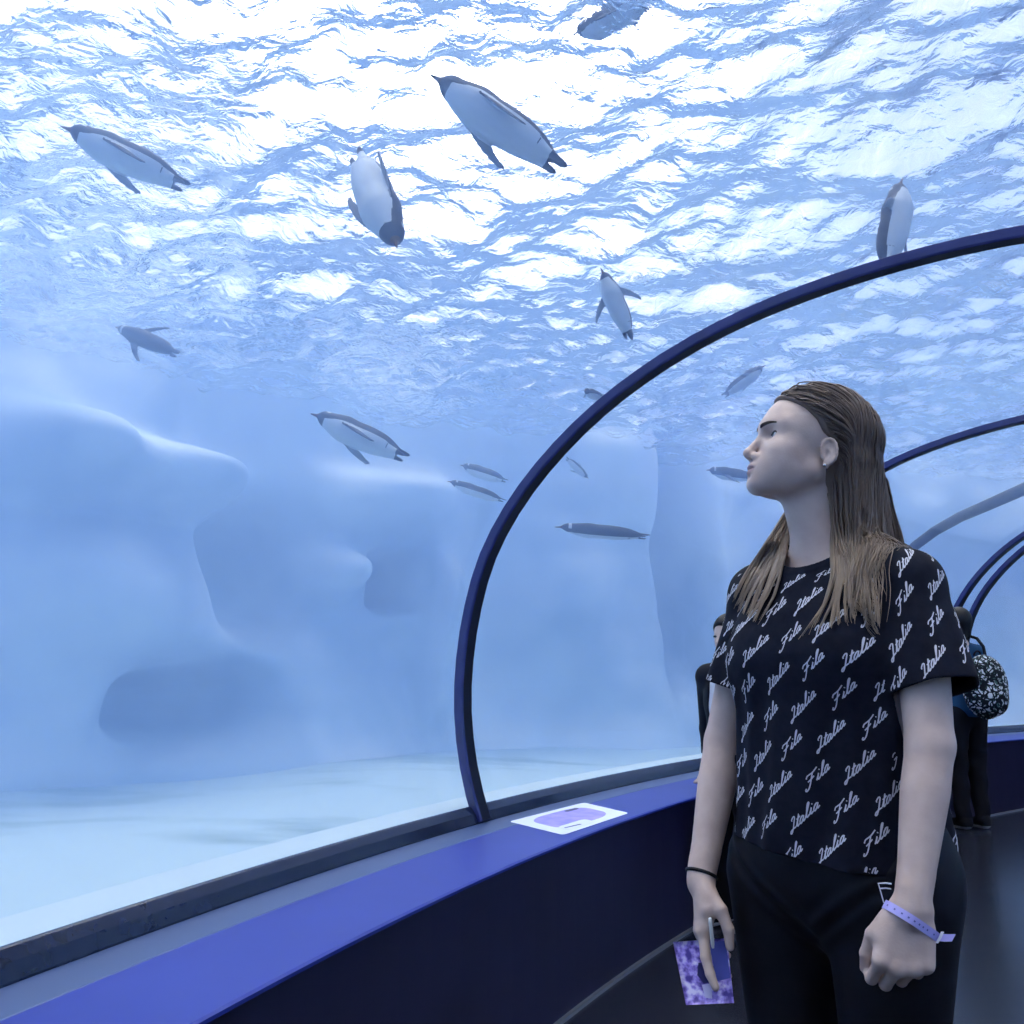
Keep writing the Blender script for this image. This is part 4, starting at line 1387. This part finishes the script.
M_stw = mat('white_vinyl', (.62, .68, .92), .4, .4); M_stv = mat('violet_map_ink', (.27, .25, .72), .4, .4, build=noise_mix(14, (.22, .21, .68), (.38, .32, .78))); M_std = mat('dark_ink', (.05, .05, .16), .5)
st = plate('map_sticker', rrect(0, 0, 1, 1, .05), .0016, .0022, M_stw); st.location = c0_
tag(st, 'pale sticker with a violet map lying on the blue ledge', 'sticker')
plate('map_panel', rrect(.13, .12, .86, .84, .22), .0022, .0027, M_stv, st)
plate('title_patch', rrect(.14, .70, .52, .92, .06), .0027, .0030, M_stw, st)
plate('ink_line', [(.17, .79), (.36, .83), (.36, .87), (.17, .82)], .0030, .0033, M_std, st)
plate('map_mark', rrect(.60, .15, .78, .24, .03), .0027, .0030, M_std, st)

# ---- penguins -----------------------------------------------------------------------------
M_pb = mat('penguin_back', (.036, .041, .070), .55, .4); M_pw = mat('penguin_belly', (.46, .53, .60), .6, .3); M_pk = mat('penguin_beak', (.10, .045, .02), .4, .4); M_pf = mat('penguin_flipper_underside', (.22, .25, .30), .6, .3)


def sd_penguin(p, droop, sweep_, bend=0.0):
    q = p.copy(); ax = np.abs(q[:, 0]); s = q.copy(); s[:, 0] = ax
    d = sd_ell(q, (0, .00, 0), (.125, .330, .118))
    d = smin(d, sd_ell(q, (0, -.17, .004), (.090, .220, .082)), .08)
    d = smin(d, sd_cone(q, (0, .17, .012), (0, .335, .030), .098, .062), .10)
    d = smin(d, sd_ell(q, (0, .355, .034), (.056, .078, .056)), .05)
    d = smin(d, sd_cone(q, (0, .41, .030), (0, .505, .018), .022, .006), .02)
    # tail: flat wedge
    t = sd_ell(q, (0, -.42, .018), (.034, .09, .010)); d = smin(d, t, .04)
    # feet
    ft = sd_ell(s, (.045, -.405, -.035), (.026, .062, .010), None); d = smin(d, ft, .02)
    d = smin(d, sd_cone(s, (.045, -.30, -.035), (.045, -.37, -.035), .03, .016), .03)
    # flippers: flat blades from the shoulder
    cd, sd_ = math.cos(math.radians(droop)), math.sin(math.radians(droop)); cs, ss = math.cos(math.radians(sweep_)), math.sin(math.radians(sweep_))
    X = np.array([cd * cs, -ss, -sd_ * cs]); Y = np.array([cd * ss, cs, -sd_ * ss]); Z = np.cross(X, Y)
    M = np.stack([X, Y, Z], 1).astype(F32)
    e = (s - V(.095, .125, .012)) @ M
    e2 = e.copy(); e2[:, 2] *= 4.0; e2[:, 1] += .35 * (e2[:, 0] ** 2) / .3
    fl = sd_cone(e2, (0, 0, 0), (.290, -.02, 0), .060, .026) / 2.6
    d = smin(d, fl, .022)
    return d


def penguin_mesh(name, droop, sweep_):
    v, q = polygonize(lambda x: sd_penguin(x, droop, sweep_), (-.46, -.56, -.42), (.46, .55, .34), .0085, 16, 2.5)
    c = v[q].mean(1); n_ = np.cross(v[q[:, 1]] - v[q[:, 0]], v[q[:, 3]] - v[q[:, 0]]); n_ /= np.maximum(np.linalg.norm(n_, axis=1, keepdims=True), 1e-12)
    m = np.where(c[:, 2] > -.015 + .25 * np.maximum(0, np.abs(c[:, 0]) - .085), 0, 1)
    head = c[:, 1] > .300 + .05 * (c[:, 2] < .0)
    m[head] = 0
    patch = head & (np.abs(c[:, 1] - .345) < .018) & (c[:, 2] > .052)
    m[patch] = 1
    m[c[:, 1] > .425] = 2
    body = sd_ell(c.astype(F32), (0, .0, 0), (.135, .35, .128)) < .012
    flip = (~body) & (c[:, 1] > -.28) & (c[:, 1] < .22) & (np.abs(c[:, 0]) > .07)
    cd, s_ = math.cos(math.radians(droop)), math.sin(math.radians(droop))
    under = (-n_[:, 2] * cd - n_[:, 0] * np.sign(c[:, 0]) * s_) > 0
    m[flip & under] = 3; m[flip & ~under] = 0
    m[(c[:, 1] < -.375)] = 0
    me = bpy.data.meshes.new(name)
    o = mesh_obj(name, v, q, [M_pb, M_pw, M_pk, M_pf], None, True, m)
    me = o.data; bpy.data.objects.remove(o)
    return me


PM = {'glide': penguin_mesh('penguin_gliding', 62, 38), 'spread': penguin_mesh('penguin_spread', 8, 18), 'row': penguin_mesh('penguin_rowing', 30, 50), 'tuck': penguin_mesh('penguin_tucked', 75, 72)}


def penguin(pose, head, tail, belly, label, girth=1.0):
    """head and tail: (pixel x, pixel y, distance); belly: direction as (right, up, towards the viewer)"""
    h = at(*head); t = at(*tail); ax = (h - t); Ln = ax.length; y = ax.normalized()
    b = CR * belly[0] + CU * belly[1] - CF * belly[2]
    z = -(b - y * b.dot(y)).normalized(); x = y.cross(z)
    o = bpy.data.objects.new('penguin', PM[pose]); COL.objects.link(o)
    M = Matrix((x, y, z)).transposed().to_4x4()
    M.translation = (h + t) / 2
    o.matrix_world = M @ Matrix.Diagonal((Ln * girth, Ln, Ln * girth, 1))
    tag(o, label, 'penguin', 'penguins swimming round the tunnel')


penguin('glide', (429, 76, 4.0), (566, 168, 4.05), (-.45, -.75, .75), 'largest penguin, pale belly and beak up to the left, in the bright water above')
penguin('glide', (60, 128, 4.3), (190, 186, 4.45), (-.35, -.7, .55), 'hazy penguin swimming at the far left just under the bright ripples')
penguin('row', (394, 246, 4.0), (358, 152, 4.5), (-.5, -.2, .9), 'faint penguin swimming downwards with its feet up, between two brighter penguins', .88)
penguin('spread', (905, 178, 4.9), (884, 275, 4.7), (.72, -.1, .62), 'upright penguin partly hidden behind the nearest rib, white belly to the right')
penguin('spread', (600, 268, 5.3), (632, 340, 5.3), (-.5, -.15, .8), 'faint pale bellied penguin with spread flippers just above the nearest rib')
penguin('spread', (116, 328, 6.1), (180, 354, 5.9), (.1, -.5, -.8), 'small dark penguin with spread flippers, alone at the left', .78)
penguin('glide', (310, 415, 5.7), (409, 457, 5.7), (-.25, -.75, .62), 'sharply seen penguin with black back and white belly, gliding left before the pale rocks')
penguin('tuck', (460, 466, 7.6), (508, 481, 7.6), (-.2, -.9, .1), 'blurry penguin low against the rock, upper one of a pair by the nearest rib')
penguin('spread', (447, 482, 7.0), (506, 501, 7.0), (-.2, -.95, .1), 'thin dark penguin under another one, left of the nearest rib', .75)
penguin('spread', (588, 479, 8.6), (566, 457, 8.6), (-.5, -.5, .4), 'tiny penguin diving right beside the inner edge of the nearest rib')
penguin('spread', (584, 391, 6.0), (604, 399, 6.2), (-.2, -.9, .3), 'tiny dark penguin touching the outer edge of the nearest rib')
penguin('tuck', (555, 528, 7.4), (650, 536, 7.4), (.0, -1, -.45), 'long slender penguin shape standing in for a blurred reflection, level in the water inside the nearest rib', .62)  # thinned penguin mesh put in for an elongated blurred reflection
penguin('spread', (706, 471, 8.8), (758, 478, 8.8), (.0, -1, -.4), 'small penguin seen just in front of the woman\'s chin')
penguin('spread', (766, 366, 7.6), (722, 396, 7.6), (-.2, -.9, .3), 'small penguin near the surface in front of the woman\'s forehead')
_h, _t = on_z(572, 40, Z_WATER + .06), on_z(655, 4, Z_WATER + .06)
penguin('row', (572, 40, depth_of(_h)), (655, 4, depth_of(_t)), (0, -1, .1), 'blurred violet penguin afloat at the top edge of the view, seen through the ripples')

# tube added to stand for a blurred rib reflection, right of the hair
P_ = [at(x, y, d_) for x, y, d_ in ((862, 745, 9.6), (864, 690, 9.6), (870, 630, 9.6), (886, 580, 9.6), (915, 546, 9.6), (935, 531, 9.6), (960, 517, 9.6), (990, 504, 9.6), (1024, 489, 9.6), (1070, 466, 9.6), (1120, 440, 9.6), (1190, 410, 9.7), (1290, 385, 9.9))]
v, q = tube(np.array(P_), [.045, .045, .045, .045, .045, .047, .05, .055, .06, .065, .07, .07, .07], 10)
o = mesh_obj('reflection_band', v - np.array(P_[0]), q, mat('dark_blue_reflection', (.008, .02, .08), .5), None, True); o.location = P_[0]
tag(o, 'blurred dark blue pipe curving through the water right of the woman\'s hair', 'reflection stand-in')
# ---- visitors farther along the walkway -----------------------------------------------------
def visitor(loc, yaw, H, skin_arm, label, parts, arms, vox=.007):
    """arms: {sign: (shoulder, elbow, wrist, hand tip)} in a 1.70 m figure; parts: list of (name, kind, material)"""
    k = H / 1.70

    def S2(p):
        q = p.copy(); q[:, 0] = np.abs(q[:, 0]); return q

    def headf(p):
        s = S2(p)
        d = sd_ell(p, (0, -.002, 1.60), (.076, .095, .100)); d = smin(d, sd_ell(p, (0, .035, 1.54), (.056, .055, .070)), .03)
        d = smin(d, sd_cone(p, (0, .088, 1.575), (0, .108, 1.548), .007, .010), .015)
        d = smin(d, sd_ell(s, (.078, -.005, 1.575), (.010, .020, .030)), .01)
        d = smax(d, -sd_ell(s, (.031, .100, 1.583), (.017, .014, .010)), .012)
        return smin(d, sd_cone(p, (0, -.02, 1.38), (0, -.01, 1.53), .055, .048), .03)

    def armf(p, g=0.0, full=True):
        d = None
        for sg, (sh, el, wr, tp) in arms.items():
            e = smin(sd_cone(p, sh, el, .046 + g, .036 + g), sd_cone(p, el, wr, .036 + g, .026 + g), .02)
            if full:
                hd = np.array(tp) - np.array(wr); hd /= np.linalg.norm(hd); sd2 = np.cross(hd, [0, 0, 1.0]) if abs(hd[2]) < .8 else np.cross(hd, [0, 1.0, 0]); sd2 /= np.linalg.norm(sd2)
                wr_, tp_ = np.array(wr), np.array(tp)
                e = smin(e, sd_cone(p, wr_, wr_ + (tp_ - wr_) * .5, .028, .030), .02)
                for f_ in (-1.5, -.5, .5, 1.5):
                    e = np.minimum(e, sd_cone(p, wr_ + (tp_ - wr_) * .45 + sd2 * f_ * .017, tp_ + sd2 * f_ * .021 - hd * .012 * abs(f_), .011, .008))
                e = smin(e, sd_cone(p, wr_ + (tp_ - wr_) * .2 + sd2 * .02, wr_ + (tp_ - wr_) * .62 + sd2 * .052, .013, .009), .01)
            d = e if d is None else np.minimum(d, e)
        return d

    def torsof(p, g=0.0):
        s = S2(p)
        d = smin(sd_ell(p, (0, 0, 1.22), (.150 + g, .100 + g, .20)), sd_ell(p, (0, -.01, .95), (.160 + g, .115 + g, .20)), .08)
        return smin(d, sd_cone(s, (.03, -.01, 1.39), (.155, 0, 1.36), .045 + g, .045 + g), .05)

    def legf(p, g=0.0):
        s = S2(p)
        return smin(sd_cone(s, (.085, -.01, .88), (.085, .005, .48), .088 + g, .056 + g), sd_cone(s, (.085, .005, .48), (.085, -.025, .08), .056 + g, .042 + g), .03)

    def bodyf(p):
        d = smin(torsof(p), headf(p), .03); d = smin(d, legf(p), .03)
        return smin(d, armf(p), .02)

    lo, hi = (-.55, -.45, -.01), (.55, .55, 1.75)
    v, q = polygonize(bodyf, lo, hi, vox)
    root = mesh_obj('person', v * k, q, M_skin, None, True)
    root.location = loc; root.rotation_euler = (0, 0, yaw)
    tag(root, label, 'person')
    for name, kind, m in parts:
        if kind == 'hair':
            def f(p):
                d = sd_ell(p, (0, -.008, 1.612), (.088, .108, .108))
                front = (p[:, 1] - np.interp(p[:, 2], [1.50, 1.56, 1.63, 1.68, 1.72], [-.03, -.02, .03, .10, .2])).astype(F32)
                return smax(smax(d, front, .02), 1.50 - p[:, 2], .02)
        elif kind == 'cap_hair':
            def f(p):
                d = sd_ell(p, (0, -.012, 1.615), (.090, .110, .105))
                front = (p[:, 1] - np.interp(p[:, 2], [1.47, 1.56, 1.62, 1.66, 1.70], [-.04, .0, .05, .11, .2])).astype(F32)
                d = smin(d, sd_ell(p, (0, -.045, 1.52), (.070, .055, .085)), .03)
                return smax(smax(d, front, .02), 1.44 - p[:, 2], .02)
        elif kind == 'top':
            def f(p):
                d = smin(torsof(p, .016), armf(p, .014, False), .03)
                d = np.maximum(d, .86 - p[:, 2])
                d = d - (.004 * np.sin(p[:, 2] * 38 + p[:, 0] * 12)).astype(F32)
                return np.maximum(d, -sd_ell(p, (0, .01, 1.44), (.062, .065, .06)))
        elif kind == 'jacket':
            def f(p):
                d = smin(torsof(p, .024), armf(p, .020, False), .03)
                d = np.maximum(d, .90 - p[:, 2])
                op = (np.abs(p[:, 0]) - .075).astype(F32)                     # open front
                d = np.where(p[:, 1] > .02, np.maximum(d, -op), d)
                return np.maximum(d, -sd_ell(p, (0, .03, 1.44), (.075, .075, .09)))
        elif kind == 'trousers':
            def f(p):
                d = smin(legf(p, .014), torsof(p, .010), .04)
                d = d - (.005 * np.sin(p[:, 2] * 30 + p[:, 0] * 25)).astype(F32) * (p[:, 2] < .6)
                return np.maximum(np.maximum(d, p[:, 2] - .98), .05 - p[:, 2])
        else:
            continue
        v, q = polygonize(f, lo, hi, vox)
        mesh_obj(name, v * k, q, m, root, True)

    def shoe(p):
        d = smin(sd_cone(p, (.085, -.05, .050), (.092, .135, .036), .045, .036), sd_cone(p, (.085, -.04, .08), (.086, .0, .07), .044, .044), .03)
        return np.maximum(d, .001 - p[:, 2])
    v, q = polygonize(shoe, (.02, -.12, -.01), (.16, .20, .15), .006)
    ms = [m for n_, kd, m in parts if kd == 'shoe'] + [M_sole]
    for sx in (1, -1):
        vv = v * np.array([sx, 1, 1]); qq = q if sx > 0 else q[:, ::-1]
        mesh_obj('shoe', vv * k, qq, ms, root, True, (vv[qq].mean(1)[:, 2] < .030).astype(int))
    return root, k


M_dkhair = mat('black_hair', (.012, .011, .013), .5, .4); M_wtop = mat('white_cotton', (.60, .62, .68), .8, .2); M_bjack = mat('black_jacket', (.010, .010, .016), .7, .3); M_btrs = mat('charcoal_trousers', (.016, .016, .022), .8, .2)
M_bshirt = mat('blue_sweatshirt', (.020, .075, .17), .85, .2)

# child leaning on the ledge behind the woman
cpos = at(725, 640, 5.15); cfoot = Vector((cpos.x - .020, cpos.y - .19, 0))
child_yaw = math.radians(180 - 50)
handw = on_z(694, 783, ZL + .034)
Rc = Matrix.Rotation(child_yaw, 3, 'Z').inverted(); kc_ = 1.47 / 1.70
hl = (Rc @ (handw - cfoot)) / kc_
hl = np.array(hl)
shr = np.array([.165, 0, 1.35]); shl = np.array([-.165, 0, 1.35])
wr_r = hl + np.array([-.06, -.08, .05]); wr_r = shr + (wr_r - shr) * 1.0
mid_e = (shr + wr_r) / 2 + np.array([.08, -.10, -.02])
child, kc_ = visitor(cfoot, child_yaw, 1.47, True, 'dark haired child in a white top and black jacket, hand on the blue ledge', [('hair', 'cap_hair', M_dkhair), ('white_top', 'top', M_wtop), ('jacket', 'jacket', M_bjack), ('trousers', 'trousers', M_btrs), ('shoe', 'shoe', M_bjack)],
                      {1: (tuple(shr), tuple(mid_e), tuple(wr_r), tuple(hl)), -1: (tuple(shl), (-.21, .0, 1.08), (-.20, .08, .86), (-.20, .11, .70))})
for sx in (-1, 1):
    n1, n2 = 8, 12
    th = np.linspace(0, PI, n1)[:, None]; ph = np.linspace(0, 2 * PI, n2, endpoint=False)[None]
    loc_ = np.stack([np.sin(th) * np.cos(ph), np.cos(th) + 0 * ph, np.sin(th) * np.sin(ph)], -1).reshape(-1, 3) * np.array([.014, .007, .007]) + np.array([sx * .031, .086, 1.583])
    mesh_obj('eye', loc_ * kc_, grid_faces(n1, n2, True)[:, ::-1], M_iris, child)
loc_ = np.stack([np.sin(th) * np.cos(ph), np.cos(th) + 0 * ph, np.sin(th) * np.sin(ph)], -1).reshape(-1, 3) * np.array([.022, .010, .006]) + np.array([0, .086, 1.508])
mesh_obj('mouth', loc_ * kc_, grid_faces(n1, n2, True)[:, ::-1], M_lips, child)

# visitor with a patterned backpack, seen from behind
mpos = on_z(972, 829, 0)
man_yaw = math.radians(15)
man, km = visitor(mpos, man_yaw, 1.67, True, 'visitor seen from behind in a blue sweatshirt and dark trousers, wearing a backpack', [('hair', 'cap_hair', M_dkhair), ('sweatshirt', 'top', M_bshirt), ('trousers', 'trousers', M_btrs), ('shoe', 'shoe', M_bjack)],
                  {1: ((.165, 0, 1.35), (.21, .03, 1.08), (.19, .16, .90), (.17, .24, .80)), -1: ((-.165, 0, 1.35), (-.21, .03, 1.08), (-.19, .16, .90), (-.17, .24, .80))}, .008)


def pack_col(nt, b):
    tc = nt.nodes.new('ShaderNodeTexCoord')
    vo = nt.nodes.new('ShaderNodeTexVoronoi'); vo.inputs['Scale'].default_value = 22; vo.feature = 'DISTANCE_TO_EDGE'
    n = nt.nodes.new('ShaderNodeTexNoise'); n.inputs['Scale'].default_value = 17; n.inputs['Detail'].default_value = 2; n.inputs['Distortion'].default_value = 2.0
    nt.links.new(tc.outputs['Object'], vo.inputs['Vector']); nt.links.new(tc.outputs['Object'], n.inputs['Vector'])
    r = nt.nodes.new('ShaderNodeValToRGB'); r.color_ramp.interpolation = 'CONSTANT'
    r.color_ramp.elements[0].position = 0; r.color_ramp.elements[0].color = (.012, .016, .022, 1); r.color_ramp.elements[1].position = .53; r.color_ramp.elements[1].color = (.55, .60, .66, 1)
    e = r.color_ramp.elements.new(.47); e.color = (.06, .13, .12, 1)
    nt.links.new(n.outputs['Fac'], r.inputs[0])
    mx = nt.nodes.new('ShaderNodeMix'); mx.data_type = 'RGBA'; cr = nt.nodes.new('ShaderNodeMath'); cr.operation = 'GREATER_THAN'; cr.inputs[1].default_value = .10
    nt.links.new(vo.outputs['Distance'], cr.inputs[0]); nt.links.new(cr.outputs[0], mx.inputs['Factor'])
    mx.inputs['A'].default_value = (.012, .016, .022, 1); nt.links.new(r.outputs[0], mx.inputs['B']); nt.links.new(mx.outputs['Result'], b.inputs['Base Color'])


M_pack = mat('leaf_print_fabric', (.1, .1, .1), .8, .2, build=pack_col)


def sd_pack(p):
    d = sd_ell(p, (0, -.255, 1.09), (.185, .125, .245)); d = smin(d, sd_ell(p, (0, -.33, 1.00), (.13, .08, .13)), .03)
    return np.maximum(d, p[:, 1] + .170)


v, q = polygonize(sd_pack, (-.22, -.46, .80), (.22, -.14, 1.40), .008)
R_ = np.array(Matrix.Rotation(man_yaw, 3, 'Z'))
pb_ = np.array([0, -.23, .845]); pw_ = R_ @ (pb_ * km) + np.array(mpos)
bp = mesh_obj('backpack', (v - pb_) * km, q, M_pack, None, True); bp.location = pw_; bp.rotation_euler = (0, 0, man_yaw)
tag(bp, 'round backpack with a black and white leaf print on a visitor\'s back', 'backpack')
for sx in (-1, 1):
    pth = np.array([[sx * .085, -.185, 1.30], [sx * .085, -.165, 1.40], [sx * .085, -.10, 1.465], [sx * .085, -.02, 1.485], [sx * .09, .07, 1.468], [sx * .095, .135, 1.40], [sx * .10, .165, 1.30], [sx * .10, .170, 1.18]])
    vv, qq = tube((pth - pb_) * km, .012, 8)
    mesh_obj('strap', vv, qq, M_bjack, bp)
lp_ = np.array([[0.03 * math.cos(t), -.19 - .01 * math.sin(t), 1.33 + .035 * math.sin(t)] for t in np.linspace(0, PI, 9)])
vv, qq = tube((lp_ - pb_) * km, .006, 6); mesh_obj('carry_loop', vv, qq, M_bjack, bp)
